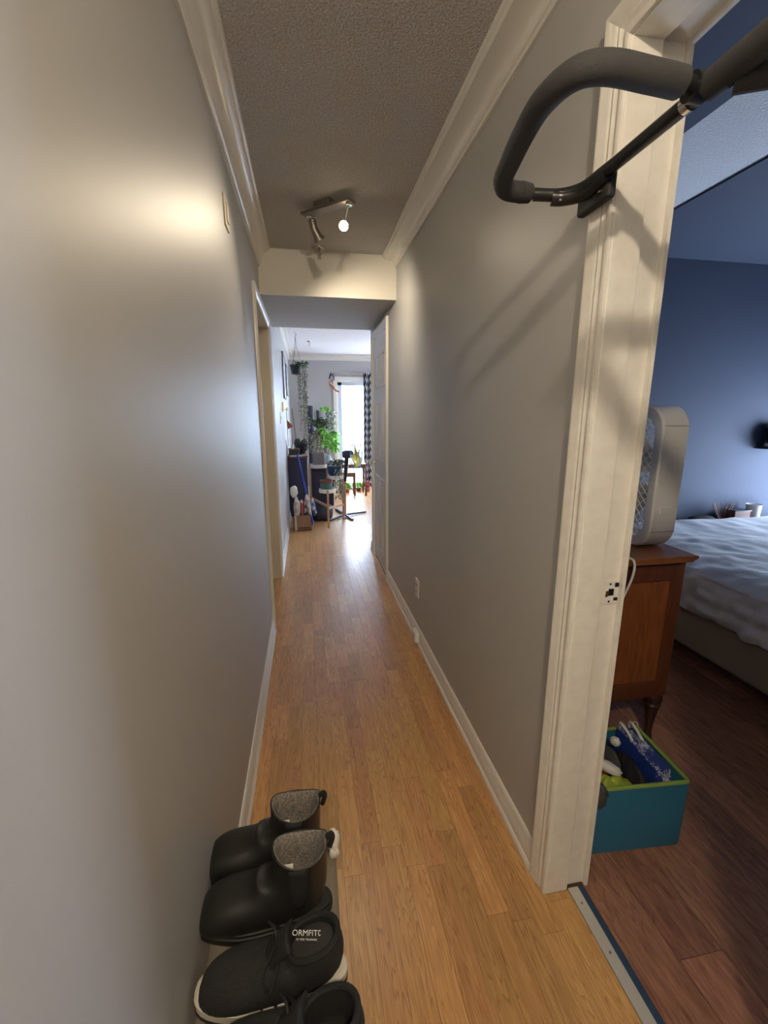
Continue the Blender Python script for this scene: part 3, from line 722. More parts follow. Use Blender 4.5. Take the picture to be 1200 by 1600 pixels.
# ------------------------------------------------------------------ bedroom: bin, dresser, fan, bed
bn = lthing('storage_bin', (.985, 1.105, 0), math.radians(-4), 'teal fabric storage bin with green edging full of winter clothes', 'bin')
bx, by, bz = .182, .128, .245
def rrect(hx, hy, r, z, n=5, bulge=0):
    pts = []
    for cx, cy, a0 in ((1, 1, 0), (-1, 1, 90), (-1, -1, 180), (1, -1, 270)):
        for k in range(n+1):
            a = math.radians(a0+90*k/n); pts.append(Vector((cx*(hx-r)+r*math.cos(a), cy*(hy-r)+r*math.sin(a), z)))
    return pts
rr_ = [rrect(bx*.985, by*.985, .012, 0), rrect(bx, by, .012, .01), rrect(bx*1.005, by*1.01, .012, .12), rrect(bx, by, .012, bz), rrect(bx-.006, by-.006, .010, bz), rrect(bx-.006, by-.006, .010, .01), ]
MB().loft(rr_).build('body', M_TEAL, bn, smooth=True)
q = rrect(bx-.003, by-.003, .012, bz); MB().tube(q+[q[0]], .0065, 8).build('edging', M_GREENTRIM, bn, smooth=True)
MB().tube(crom([(bx-.02, by-.006, bz), (bx-.005, by+.012, bz+.008), (bx+.012, by+.014, bz+.002), (bx+.006, by+.0, bz-.004)], 5), .0016, 6).build('tie_loop', M_PLW, bn, smooth=True)
def cloth_item(name, c, r, m_, label, cat, seed, rz=0, tilt=0, tiltx=0, amp=.35, fr=2.6):
    b = MB().blob((0, 0, 0), r, 16, amp, fr, seed)
    b.xf(Matrix.Translation(c) @ Matrix.Rotation(rz, 4, 'Z') @ Matrix.Rotation(tilt, 4, 'Y') @ Matrix.Rotation(tiltx, 4, 'X'))
    return tag(b.build(name, m_, None, smooth='all'), label, cat)
# shopping bag with floral print: flat folded body
fb = lthing('floral_bag', (1.112, 1.11, .125), math.radians(-4), 'blue and white floral shopping bag standing in the teal bin', 'bag')
g = MB(); rings = []
for i in range(9):
    z = .0+.135*i/8; rings.append([Vector((p_.x*(1-.10*i/8)-.006*i/8, p_.y*(1-.04*math.sin(i)), z+.006*noise.noise(Vector((p_.x*20, p_.y*20, i))))) for p_ in rrect(.030, .108, .012, 0, 4)])
g.loft(rings).build('bag_body', M_FLORAL, fb, smooth=True)
B(-.034, -.030, -.10, .10, .02, .134).build('side_panel', mat('plain_blue_cloth', (.012, .04, .25), .6), fb)
for dx in (-.02, .018): MB().tube(crom([(dx, .03, .13), (dx-.012, .055, .160), (dx-.01, .09, .160), (dx, .10, .12)], 5), .005, 6).build('handle', M_OFFW, fb, smooth=True)
cloth_item('black_bag', (1.045, 1.09, .160), (.026, .078, .078), M_BLACKC, 'black cloth bag beside the floral bag in the teal bin', 'bag', 3, amp=.2)
cloth_item('grey_jacket', (.995, 1.125, .165), (.020, .080, .098), M_DGREY, 'dark grey folded jacket in the middle of the teal bin', 'clothing', 5, tilt=-.12, amp=.25)
cloth_item('safety_vest', (.925, 1.035, .155), (.075, .030, .088), M_OLIVE, 'yellow-green vest bunched at the front of the teal bin', 'clothing', 8, tilt=.12, amp=.3)
cloth_item('knit_hat', (.920, 1.115, .205), (.046, .052, .072), M_RED, 'red knitted hat at the left of the teal bin', 'hat', 11, amp=.3)
cloth_item('knit_mitten', (.925, 1.052, .262), (.048, .018, .016), M_OFFW, 'off-white knitted mitten lying over the red hat', 'mitten', 14, rz=-.5, tilt=.35, amp=.2)
cloth_item('white_pompom', (1.035, 1.155, .255), (.016, .018, .015), M_OFFW, 'cream fluffy pompom in the teal bin between grey and blue', 'pompom', 2, amp=.15)
cloth_item('dark_glove', (.842, .985, .235), (.028, .030, .042), M_DGREY, 'dark grey glove hanging over the left corner of the teal bin', 'glove', 21, amp=.3)

dr = empty('dresser', (1.195, 1.83, 0), 0, 'reddish wooden dresser with framed side panel and turned legs', 'dresser')
DX0, DX1, DY0, DY1, DZ0, DZ1 = .95, 1.44, 1.372, 2.25, .235, .828
B(DX0+.02, DX1-.02, DY0+.016, DY1-.01, DZ0+.01, DZ1-.002).build('carcass', M_DRESS, dr)
B(DX0+.055, DX1-.052, DY0+.010, DY0+.018, DZ0+.07, DZ1-.075).build('side_panel', M_DRESS, dr)
for x in (DX0, DX1-.052):
    for y in (DY0, DY1-.05): B(x, x+.052, y, y+.05, DZ0, DZ1).build('corner_post', M_DRESSD, dr, bevel=.002)
for y in (DY0+.002, DY1-.02):
    B(DX0+.05, DX1-.05, y, y+.018, DZ1-.078, DZ1).build('rail', M_DRESSD, dr, bevel=.0015)
    B(DX0+.05, DX1-.05, y, y+.018, DZ0, DZ0+.072).build('rail', M_DRESSD, dr, bevel=.0015)
for i in range(3):
    z0 = DZ0+.05+i*.18
    d_ = B(DX1-.02, DX1-.002, DY0+.06, DY1-.06, z0, z0+.165).build('drawer', M_DRESS, dr, bevel=.003)
    for y in (1.58, 2.05): MB().lathe([(.008, 0), (.006, .01), (.016, .022), (.010, .028)], (DX1-.002, y, z0+.08), 12, 'x').build('knob', M_DRESSD, d_, smooth=True)
prof = [(DX0-.03, DZ1), (DX1+.008, DZ1), (DX1+.016, DZ1+.006), (DX1+.024, DZ1+.010), (DX1+.032, DZ1+.013), (DX1+.032, DZ1+.022), (DX1+.028, DZ1+.026), (DX0-.03, DZ1+.026)]
MB().prism(prof, DY0-.022, DY1+.02, 'y').build('top', M_DRESST, dr, bevel=.003)
for x in (DX0+.03, DX1-.03):
    for y in (DY0+.03, DY1-.03):
        MB().lathe([(.026, DZ0), (.034, DZ0-.012), (.036, DZ0-.03), (.030, DZ0-.045), (.034, DZ0-.052), (.030, DZ0-.062), (.022, DZ0-.10), (.016, DZ0-.15), (.014, DZ0-.19), (.017, DZ0-.205), (.019, DZ0-.222), (.014, 0)], (x, y, 0), 20).build('leg', M_LEGW, dr, smooth=True)

# box fan standing on the dresser, grille towards the hallway
FX0, FX1 = 1.316, 1.430; FY0, FY1 = 1.435, 1.965; FZ0 = DZ1+.026+.001; FZ1 = FZ0+.562
bf = empty('box_fan', (1.37, 1.70, FZ0), 0, 'white square box fan standing on the wooden dresser', 'fan')
cy, cz = (FY0+FY1)/2, (FZ0+FZ1)/2; hy, hz = (FY1-FY0)/2, (FZ1-FZ0)/2
def fr_ring(x, k, r): return [(x, cy+p_.x, cz+p_.y) for p_ in rrect(hy-k, hz-k, r, 0, 7)]
MB().loft([fr_ring(FX0+.018, .042, .06), fr_ring(FX0+.002, .040, .062), fr_ring(FX0, .034, .066), fr_ring(FX0, .006, .088), fr_ring(FX0+.006, 0, .092),
           fr_ring(FX1-.006, 0, .092), fr_ring(FX1, .006, .088), fr_ring(FX1, .034, .066), fr_ring(FX1-.018, .042, .06)], (False, False)).build('housing', M_PLW, bf, smooth=True, solid=.002)
for i in range(4):
    z = FZ0+.15+i*.085
    B(FX0+.030, FX1-.030, FY0-.0035, FY0+.001, z, z+.026).build('side_ridge', M_PLW, bf, bevel=.003)
for z in (FZ0+.075, FZ1-.075): B(FX0+.003, FX1-.003, FY0-.0006, FY0+.001, z, z+.0012).build('seam', M_DGREY, bf)
def grille(x, nm):
    b = MB(); rm = hy-.036
    def inside(y, z): return (abs(y)/(rm))**5+(abs(z)/(hz-.036))**5 <= 1
    for sgn in (-1, 1):
        for i in range(-21, 22):
            c = i*.030; pts = []
            for k in range(-60, 61):
                y = k*.0085; z = sgn*y*1.0+c*1.2
                if inside(y, z): pts.append((y, z))
            if len(pts) > 1: b.bar((x+sgn*.001, cy+pts[0][0], cz+pts[0][1]), (x+sgn*.001, cy+pts[-1][0], cz+pts[-1][1]), .0026, .0026, (1, 0, 0))
    return b.build(nm, M_PLW, bf)
grille(FX0+.012, 'front_grille'); grille(FX1-.012, 'rear_grille')
mo = MB().lathe([(.05, FX0+.028), (.055, FX0+.035), (.055, FX1-.03), (.045, FX1-.022)], (0, cy, cz), 20, 'x').build('motor', M_PLBEIGE, bf, smooth=True)
for k in range(5):
    a = 2*PI*k/5; b = MB(); rows = []
    for i in range(6):
        r = .05+.15*i/5; row = []
        for j in range(5):
            t = a+(j/4-.5)*.95; row.append((FX0+.055+(j/4-.5)*.045, cy+r*math.cos(t), cz+r*math.sin(t)))
        rows.append(row)
    b.loft(rows, (False, False), closed=False).build('blade', M_PLBEIGE, bf, smooth='all', solid=.002)
cord = crom([(1.15, 1.40, .862), (1.17, 1.362, .861), (1.176, 1.335, .85), (1.168, 1.325, .80), (1.145, 1.33, .72), (1.12, 1.345, .64), (1.09, 1.35, .55), (1.05, 1.345, .48), (1.0, 1.34, .38), (.96, 1.34, .25), (.92, 1.33, .02)], 6)
MB().tube(cord, .0042, 8).build('power_cord', M_PLW, bf, smooth=True)
pk = B(1.09, 1.15, 1.375, 1.43, DZ1+.0265, DZ1+.038).build('notebook', M_PLBEIGE, None, bevel=.002); tag(pk, 'small pale notebook on the dresser under the fan cord', 'notebook')
B(1.088, 1.152, 1.373, 1.432, DZ1+.038, DZ1+.041).build('cover', M_TABLEW, pk)

bed = empty('bed', (2.85, 1.7, 0), 0, 'bed with rumpled white duvet over a taupe box spring', 'bed')
BX0, BX1, BY0, BY1 = 2.0, 3.55, .65, 2.66
B(BX0, BX1, BY0, BY1, .14, .385).build('box_spring', M_BOXSP, bed, bevel=.02)
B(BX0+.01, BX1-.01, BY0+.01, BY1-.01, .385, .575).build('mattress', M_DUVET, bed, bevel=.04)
for x in (BX0+.12, BX1-.12):
    for y in (BY0+.1, BY1-.1): MB().tube([(x, y, 0), (x, y, .14)], .025, 12).build('leg', M_LEGW, bed)
g = MB(); rows = []; NX, NY = 90, 90
def duv(s, y):
    # s = arc length from the hem on the near side
    n1 = noise.noise(Vector((s*5, y*4, 2))); n2 = noise.noise(Vector((s*14, y*11, 5)))
    rid = abs(noise.noise(Vector((y*9+s*2.5, s*2.0, 1))))
    hem = .30
    if s < hem:
        t = s/hem; z = .375+.215*t; x = BX0-.035-.018*math.sin(t*PI)
        k = (1-t*.3); x -= k*(.085*rid+.03*n2)-.01; z += (1-t)*(.03*n1+.02*n2)
        z = z - .0
    else:
        t = s-hem; x = BX0-.03+t; z = .592+.028*(1-math.exp(-t*9))+.012*n1+.006*n2
        cr_ = math.exp(-t*3.5); z += cr_*.045*(rid-.25); x -= .02*math.exp(-t*20)
    return Vector((x, y, z))
for i in range(NX+1):
    s = (i/NX)**1.35*1.8
    rows.append([duv(s, BY0-.03+(BY1-BY0+.04)*k/NY) for k in range(NY+1)])
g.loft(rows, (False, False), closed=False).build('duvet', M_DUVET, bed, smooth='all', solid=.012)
# dark things by the far wall
nt_ = empty('bedside_shelf', (3.0, 2.76, 0), 0, 'low dark shelf between the bed and the navy wall', 'shelf')
B(2.74, 3.9, 2.69, 2.83, .55, .58).build('board', M_BLACK, nt_, bevel=.003)
for x in (2.77, 3.85): B(x, x+.03, 2.70, 2.82, 0, .55).build('support', M_BLACK, nt_)
cp = MB().lathe([(.038, .581), (.045, .60), (.050, .70), (.053, .705), (.047, .70), (.040, .60)], (3.42, 2.75, 0), 16).build('white_cup', M_PLW, None, smooth=True); tag(cp, 'white cup on the dark shelf by the navy wall', 'cup')
cp = MB().lathe([(.038, .581), (.04, .60), (.045, .68), (.048, .685), (.042, .68), (.036, .60)], (3.62, 2.74, 0), 16).build('white_jar', M_PLW, None, smooth=True); tag(cp, 'pale jar at the right end of the dark shelf, by the frame edge', 'jar')
bk = MB(); 
for k in range(7):
    a = k*.9; bk.tube([(3.13+.008*k, 2.76, .585), (3.05+.03*k, 2.76+.02*math.sin(a), .72)], .004, 5)
bk.build('stick_bundle', M_TABLEW, None); tag(bpy.data.objects['stick_bundle'], 'dark bundle of sticks in front of the navy wall', 'sticks')
bo = empty('wooden_box', (3.28, 2.75, .58), 0, 'small brown wooden box on the dark shelf', 'box'); B(3.21, 3.35, 2.71, 2.80, .581, .66).build('body', M_TABLEW, bo, bevel=.003); B(3.205, 3.355, 2.705, 2.805, .66, .668).build('lid', M_BLACK, bo)
hc = MB().blob((2.96, 2.755, .605), (.11, .05, .028), 12, .2, 2, 6, flat=.581).build('flat_cap', M_BLACKC, None, smooth='all'); tag(hc, 'flat black cap on the left end of the dark shelf', 'cap')
ck = empty('hanging_hat', (3.54, 2.80, 1.2), 0, 'dark hat hanging on the navy wall at the frame edge', 'hat')
MB().blob((3.56, 2.78, 1.23), (.10, .045, .09), 12, .15, 2, 3).build('crown', M_BLACKC, ck, smooth='all'); MB().lathe([(.14, 0), (.13, .006), (.09, .012)], (3.56, 2.79, 1.13), 20).build('brim', M_DGREY, ck, smooth=True)

# ------------------------------------------------------------------ living room end
def leaves(b, n, fn, size, seed, droop=.3, asp=.45):
    R = random.Random(seed)
    for _ in range(n):
        c, d = fn(R); c = Vector(c); d = Vector(d)
        if d.length < 1e-4: d = Vector((1, 0, 0))
        d.normalize(); L = size*R.uniform(.6, 1.3); s_ = Vector((R.uniform(-1, 1), R.uniform(-1, 1), R.uniform(-.4, .4))).cross(d)
        if s_.length < .05: s_ = Vector((0, 1, .2)).cross(d)
        s_.normalize(); t = c+d*L+Vector((0, 0, -L*droop)); mid = (c+t)/2+Vector((0, 0, L*.12))
        b.add([c, mid+s_*L*asp, t, mid-s_*L*asp, mid-Vector((0, 0, L*.06))], [(0, 1, 4), (1, 2, 4), (2, 3, 4), (3, 0, 4)])
    return b
def rv(R, k=1): return Vector((R.uniform(-1, 1), R.uniform(-1, 1), R.uniform(-1, 1)))*k

# hanging plant
hp = empty('hanging_plant', (-.09, 5.94, 1.9), 0, 'trailing plant in a dark pot hanging from a ceiling hook', 'plant')
MB().tube(crom([(-.09, 5.94, 2.43), (-.09, 5.94, 2.40), (-.075, 5.94, 2.385), (-.09, 5.94, 2.37)], 4), .004, 6).build('hook', M_NICKEL, hp)
for a in (0, 2.1, 4.2):
    MB().tube([(-.09, 5.94, 2.375), (-.09+.01*math.cos(a), 5.94+.01*math.sin(a), 2.25), (-.095+.075*math.cos(a), 5.94+.075*math.sin(a), 2.015)], .0022, 5).build('cord', M_STEM, hp)
MB().lathe([(.050, 1.905), (.060, 1.91), (.076, 2.01), (.080, 2.02), (.072, 2.015), (.066, 1.99)], (-.095, 5.94, 0), 18).build('pot', mat('slate_pot', (.03, .045, .055), .5), hp, smooth=True)
b = leaves(MB(), 130, lambda R: ((-.075+R.uniform(-.05, .10), 5.94+R.uniform(-.07, .07), 2.01+R.uniform(-.02, .04)), (R.uniform(-.2, 1), R.uniform(-1, 1), R.uniform(-.1, .9))), .06, 1, .3, .12)
b.build('top_leaves', M_LEAF, hp)['kind'] = 'stuff'
vb = MB(); lb = MB(); Rv = random.Random(5)
for k in range(16):
    x = Rv.uniform(-.075, .03); y = 5.94+Rv.uniform(-.06, .06); zb = Rv.uniform(1.02, 1.6); pts = [(x-.01, y, 2.0), (x+.0, y, 1.96)]
    z = 1.9
    while z > zb: pts.append((x+Rv.uniform(-.015, .015), y+Rv.uniform(-.015, .015), z)); z -= .12
    vb.tube(pts, .0018, 4)
    leaves(lb, int((1.96-zb)*46), lambda R: ((x+R.uniform(-.018, .018), y+R.uniform(-.02, .02), R.uniform(zb, 1.96)), (R.uniform(-1, 1), R.uniform(-1, 1), R.uniform(-.8, .2))), .026, 30+k, .2, .38)
vb.build('vines', M_STEM, hp); lb.build('trailing_leaves', M_LEAFP, hp)['kind'] = 'stuff'

# plant stand with three trays
ps = empty('plant_stand', (.25, 5.75, 0), 0, 'three tier wooden plant stand with pale round trays', 'plant stand')
def tray(x, y, z, r): MB().lathe([(r*.92, z-.05), (r, z-.045), (r, z), (r*.94, z), (r*.92, z-.038)], (x, y, 0), 24).build('tray', M_WHITE, ps, smooth=True)
tray(.148, 6.0, .735, .118); tray(.365, 5.8, .605, .105); tray(.237, 5.42, .49, .105)
M_L2 = M_OAKLEG
for x, y, z0, z1 in ((.028, 6.0, 0, .75), (.268, 6.0, 0, .75), (.465, 5.80, 0, .62), (.258, 5.80, .0, .60), (.235, 5.315, 0, .485), (.14, 5.47, .0, .47)):
    if (x, y) in ((.14, 5.47), (.258, 5.80)): continue
    MB().bar((x, y, z0), (x, y, z1), .026, .022, (0, 1, 0)).build('leg', M_L2, ps, bevel=.004)
MB().bar((.03, 6.0, .27), (.235, 5.34, .27), .02, .026).build('stretcher', M_L2, ps)
MB().bar((.235, 5.34, .25), (.465, 5.80, .20), .02, .026).build('stretcher', M_L2, ps)
def potted(name, c, prof, pm, label, square=False, soil=True):
    e = empty(name, c, 0, label, 'plant')
    if square:
        r, h = prof
        MB().loft([[Vector(c)+p_ for p_ in rrect(a, a, .012, z)] for a, z in ((r*.9, 0), (r, .01), (r, h), (r-.008, h), (r-.008, h-.02))]).build('pot', pm, e, smooth=True)
        MB().lathe([(r*.9, h-.022), (r*.9, h-.018)], c, 12).build('soil', M_SOIL, e)
    else:
        MB().lathe(prof, c, 20).build('pot', pm, e, smooth=True)
        MB().lathe([(prof[-1][0]*.9, prof[-1][1]-.02), (prof[-1][0]*.9, prof[-1][1]-.015)], c, 12).build('soil', M_SOIL, e)
    return e
t1 = potted('tall_potted_plant', (.155, 6.0, .686), (.082, .20), M_GREYPOT, 'tall leafy plant in a square grey pot on the top tray', True)
b = MB(); Rp = random.Random(3); tips = []
for k in range(9):
    x = .155+Rp.uniform(-.05, .05); y = 6.0+Rp.uniform(-.05, .05); tx = x+Rp.uniform(-.10, .08); tz = 1.1+Rp.uniform(0, .28)
    b.tube(crom([(x, y, .86), ((x+tx)/2, y, .98), (tx, y+Rp.uniform(-.04, .04), tz)], 4), .0035, 5); tips.append((tx, y, tz))
b.build('stems', M_STEM, t1)
b = MB()
for i, t_ in enumerate(tips): leaves(b, 16, lambda R: (Vector(t_)+rv(R, .05), rv(R)+Vector((0, 0, .2))), .055, 50+i, .3, .3)
b.build('upper_leaves', M_LEAF, t1)['kind'] = 'stuff'
b = MB(); leaves(b, 110, lambda R: ((.235+R.uniform(-.03, .045), 5.95+R.uniform(-.05, .05), R.uniform(1.0, 1.22)), rv(R)), .06, 77, .5, .35); b.build('bright_leaves', M_LEAFB, t1)['kind'] = 'stuff'
b = MB(); leaves(b, 160, lambda R: ((.05+R.uniform(-.06, .12), 5.93+R.uniform(-.05, .05), R.uniform(.93, 1.16)), rv(R)), .035, 79, .5, .25); b.build('pale_leaves', M_LEAFP, t1)['kind'] = 'stuff'
t2 = potted('potted_plant', (.355, 5.8, .568), [(.055, 0), (.062, .012), (.060, .03), (.088, .07), (.098, .12), (.100, .165), (.092, .165)], M_NAVYPOT, 'bushy plant in a dark blue pot on the middle tray')
leaves(MB(), 190, lambda R: ((.355+R.uniform(-.07, .12), 5.8+R.uniform(-.07, .07), .73+R.uniform(0, .07)), rv(R)+Vector((.2, 0, .5))), .05, 9, .5, .16).build('leaves', M_LEAF, t2)['kind'] = 'stuff'
leaves(MB(), 260, lambda R: ((.43+R.uniform(-.09, .04), 5.72+R.uniform(-.06, .04), R.uniform(.30, .70)), rv(R)+Vector((0, 0, -.3))), .030, 19, .5, .3).build('trailing_leaves', M_LEAFP, t2)['kind'] = 'stuff'
t3 = potted('small_pot', (.225, 5.42, .453), [(.062, 0), (.070, .01), (.076, .10), (.076, .115), (.070, .115)], M_TEALPOT, 'teal pot with a brown rim on the lowest tray')
MB().lathe([(.077, .105), (.080, .110), (.080, .145), (.072, .145)], (.225, 5.42, .453), 20, caps=(False, False)).build('rim', M_TABLEW, t3, smooth=True)
sm = potted('small_white_pot', (.262, 6.0, .89), [(.022, 0), (.03, .005), (.032, .07), (.028, .07)], mat('pinkish_pot', (.45, .33, .30), .5), 'small pinkish pot with leaves squeezed into the grey planter')
leaves(MB(), 30, lambda R: ((.262+R.uniform(-.02, .02), 6.0, .96), rv(R)+Vector((0, 0, .8))), .05, 4, .4, .3).build('leaves', M_LEAFB, sm)['kind'] = 'stuff'

# wall mounted planter tower near patio door
pw = empty('planter_tower', (.29, 8.05, .8), 0, 'reddish wooden planter tower on the far wall with trailing plants', 'planter')
B(.20, .235, 8.03, 8.14, 1.30, 1.48).box(.20, .33, 8.03, 8.14, 1.30, 1.325).build('top_box', M_DARKBLUE, pw)
MB().bar((.23, 8.10, 1.32), (.34, 8.10, .78), .10, .04, (0, 1, 0)).build('back_board', M_TERRA, pw)
MB().bar((.335, 8.07, 1.00), (.335, 8.07, .78), .035, .04, (0, 1, 0)).build('post', M_TERRA, pw)
pt = MB().lathe([(.045, 1.33), (.06, 1.44), (.062, 1.46), (.055, 1.46)], (.30, 8.06, 0), 16).build('upper_pot', mat('pale_metal_pot', (.42, .44, .48), .4), pw, smooth=True)
leaves(MB(), 60, lambda R: ((.32+R.uniform(-.06, .1), 8.03+R.uniform(-.06, .03), 1.47+R.uniform(0, .04)), rv(R)+Vector((.2, 0, .5))), .07, 15, .5, .25).build('upper_leaves', M_LEAFB, pw)['kind'] = 'stuff'
leaves(MB(), 230, lambda R: ((.40+R.uniform(-.04, .13), 8.03+R.uniform(-.06, .03), R.uniform(1.15, 1.48)), rv(R)), .04, 16, .5, .3).build('grey_leaves', M_LEAFP, pw)['kind'] = 'stuff'
leaves(MB(), 120, lambda R: ((.27+R.uniform(-.05, .09), 8.0+R.uniform(-.05, .04), R.uniform(1.22, 1.34)), rv(R)), .045, 20, .5, .3).build('middle_leaves', M_LEAF, pw)['kind'] = 'stuff'
leaves(MB(), 150, lambda R: ((.48+R.uniform(-.11, .07), 7.95+R.uniform(-.08, .04), R.uniform(.80, 1.08)), rv(R)), .085, 17, .5, .4).build('bright_leaves', M_LEAFB, pw)['kind'] = 'stuff'
leaves(MB(), 14, lambda R: ((.40+R.uniform(-.03, .06), 7.93, R.uniform(.88, 1.12)), Vector((R.uniform(-.2, 1), 0, R.uniform(-1, .8)))), .17, 18, .3, .2).build('long_leaves', M_LEAF, pw)['kind'] = 'stuff'

# dark tall narrow speaker
tf = empty('tower_speaker', (.075, 7.0, 0), 0, 'tall narrow dark tower standing behind the plants', 'speaker')
MB().loft([rrect(.035, .05, .02, z) for z in (0, 1.50, 1.535)]).xf(Matrix.Translation((.068, 7.0, 0))).build('body', M_DARKBLUE, tf, smooth=True)
MB().loft([rrect(.012, .045, .008, z) for z in (0, 1.53)]).xf(Matrix.Translation((.113, 7.0, 0))).build('side_strip', M_GREYPOT, tf, smooth=True)
# cabinet behind stand and low bag
cb = empty('blue_cabinet', (.20, 6.35, 0), 0, 'dark blue cabinet right behind the plant stand', 'cabinet')
B(.055, .36, 6.17, 6.55, .07, .66).build('body', M_DARKBLUE, cb, bevel=.004); B(.045, .37, 6.16, 6.56, .66, .68).build('top', M_BLACK, cb)
B(.075, .34, 6.165, 6.17, .10, .62).build('door', M_DARKBLUE, cb, bevel=.003); B(.07, .34, 6.2, 6.52, 0, .07).build('plinth', M_BLACK, cb)
lbg = MB().blob((.17, 5.80, .10), (.15, .13, .13), 14, .25, 2.4, 2, flat=.001).build('black_duffel', mat('dark_duffel', (.015, .025, .05), .7), None, smooth='all'); tag(lbg, 'dark duffel bag on the floor under the plant stand', 'bag')
# lamp on the cabinet
lp = empty('table_lamp', (.31, 6.36, .68), 0, 'small lamp with a pale cone shade on the blue cabinet', 'lamp')
MB().lathe([(.04, .681), (.04, .69), (.01, .70), (.008, .75)], (.305, 6.36, 0), 12).build('base', M_BLACK, lp); MB().lathe([(.068, .715), (.030, .825)], (.305, 6.36, 0), 18, caps=(False, False)).build('shade', M_LAMPSH, lp, smooth=True)

# pedestal fan
pf = empty('pedestal_fan', (.50, 5.9, 0), 0, 'pedestal fan with yellow blades and black cross base', 'fan')
hub = Vector((.50, 5.92, .03))
for e_ in ((.40, 6.38), (.81, 6.12), (.575, 5.66), (.26, 5.68)):
    MB().bar(hub, (e_[0], e_[1], .014), .035, .022).build('foot', M_DARKBLUE, pf, bevel=.003)
MB().tube([(.50, 5.92, .03), (.505, 5.91, .50)], .012, 12).build('pole', M_OAKLEG, pf, smooth=True)
MB().tube([(.505, 5.91, .50), (.515, 5.91, .62), (.535, 5.91, .85)], [.020, .028, .030], 12).build('neck', M_BLACK, pf, smooth=True)
MB().lathe([(.03, -.08), (.052, -.065), (.056, -.02), (.052, .05), (.03, .07)], (.555, 5.91, .87), 18, 'x').build('motor', M_DARKBLUE, pf, smooth=True)
fc = Vector((.665, 5.90, .865)); RR = Matrix.Translation(fc) @ Matrix.Rotation(-.42, 4, 'Z')
b = MB()
for rr0, xx in ((.21, 0), (.207, .02), (.207, -.02), (.14, .045), (.14, -.045), (.07, .055)):
    q = [(xx, rr0*math.cos(t), rr0*math.sin(t)) for t in [2*PI*k/28 for k in range(29)]]; b.tube(q, .0042, 5)
for k in range(16):
    t = 2*PI*k/16; c_, s_ = math.cos(t), math.sin(t)
    b.tube([(-.055, .05*c_, .05*s_), (-.045, .14*c_, .14*s_), (0, .21*c_, .21*s_), (.045, .14*c_, .14*s_), (.055, .05*c_, .05*s_)], .0018, 4)
b.xf(RR).build('cage', M_CAGE, pf, smooth=True)
for k in range(4):
    a = 2*PI*k/4+.5; rows = []
    for i in range(5):
        r = .02+.165*i/4; rows.append([(-.03+.07*(j/4), r*math.cos(a+(j/4-.5)*1.1), r*math.sin(a+(j/4-.5)*1.1)) for j in range(5)])
    MB().loft(rows, (False, False), closed=False).xf(RR).build('blade', M_YELLOW, pf, smooth='all', solid=.002)
MB().lathe([(.03, -.03), (.035, 0), (.02, .035)], (0, 0, 0), 12, 'x').xf(RR).build('hub', M_YELLOW, pf, smooth=True)
# small table and stool by the patio door
def table(name, x0, x1, y0, y1, z, label, cat):
    e = empty(name, ((x0+x1)/2, (y0+y1)/2, 0), 0, label, cat)
    B(x0, x1, y0, y1, z-.03, z).build('top', M_TABLEW, e, bevel=.003)
    B(x0+.03, x1-.03, y0+.02, y1-.02, z-.075, z-.03).build('apron', M_TABLEW, e)
    for x in (x0+.005, x1-.035):
        for y in (y0+.005, y1-.035): B(x, x+.03, y, y+.03, 0, z-.03).build('leg', M_TABLEW, e)
table('side_table', .55, 1.02, 7.45, 7.85, .565, 'reddish brown side table in front of the patio door', 'table')
table('low_stool', .60, .83, 7.50, 7.72, .41, 'low brown stool under the side table', 'stool')
bgp = cloth_item('dark_cloth', (.60, 7.6, .60), (.06, .05, .035), mat('purple_cloth', (.10, .07, .16), .8), 'purple cloth heap on the side table', 'cloth', 31)
for i, (x, y, s_, m_, lb_) in enumerate(((.70, 7.86, .13, M_LEAFB, 'bright green floor plant left of the stool legs by the patio door'), (.93, 7.98, .11, M_LEAFB, 'yellow-green floor plant by the patio door between the table legs'), (1.08, 7.88, .12, mat('red_leaf', (.35, .05, .05), .5), 'red leaved floor plant right of the table by the patio door'))):
    e = potted('floor_plant', (x, y, 0), [(.035, 0), (.045, .005), (.055, .07), (.05, .07)], M_TERRA if i != 1 else M_TABLEW, lb_)
    leaves(MB(), 55, lambda R: ((x+R.uniform(-.05, .05), y+R.uniform(-.04, .04), .07+R.uniform(0, s_*.9)), rv(R)+Vector((0, 0, .4))), s_*.6, 90+i, .4, .32).build('leaves', m_, e)['kind'] = 'stuff'

# curtain, rod, ornament
rd = empty('curtain_rod', (1.5, 8.05, 2.12), 0, 'thin pale curtain rod above the patio door', 'curtain rod')
MB().tube([(.475, 8.07, 2.125), (2.7, 8.07, 2.125)], .008, 8).build('rod', M_NICKEL, rd, smooth=True)
MB().blob((.465, 8.07, 2.125), (.018, .018, .018), 8, 0).build('finial', M_NICKEL, rd, smooth=True)
for x in (.53, 1.6): B(x, x+.012, 8.07, 8.15, 2.11, 2.125).build('bracket', M_NICKEL, rd)
g = MB(); rows = []
for i in range(31):
    z = 2.14-2.08*i/30; row = []
    for k in range(61):
        t = k/60; sp_ = 1+.12*math.sin(i/30*PI); x = 1.055+.36*t + .05*(i/30)*(t-.8)*.3
        row.append(Vector((x, 8.055+.030*math.sin(t*2*PI*5)*sp_, z)))
    rows.append(row)
g.loft(rows, (False, False), closed=False)
cu_ = g.build('patterned_curtain', M_CURT, None, smooth='all', solid=.002)
tag(cu_, 'navy and white chevron curtain at the side of the patio door', 'curtain')
uv = cu_.data.uv_layers.new(name='UVMap')
for lp_ in cu_.data.loops:
    vi = lp_.vertex_index; uv.data[lp_.index].uv = ((vi % 61)/60, (vi//61)/30*1.5)
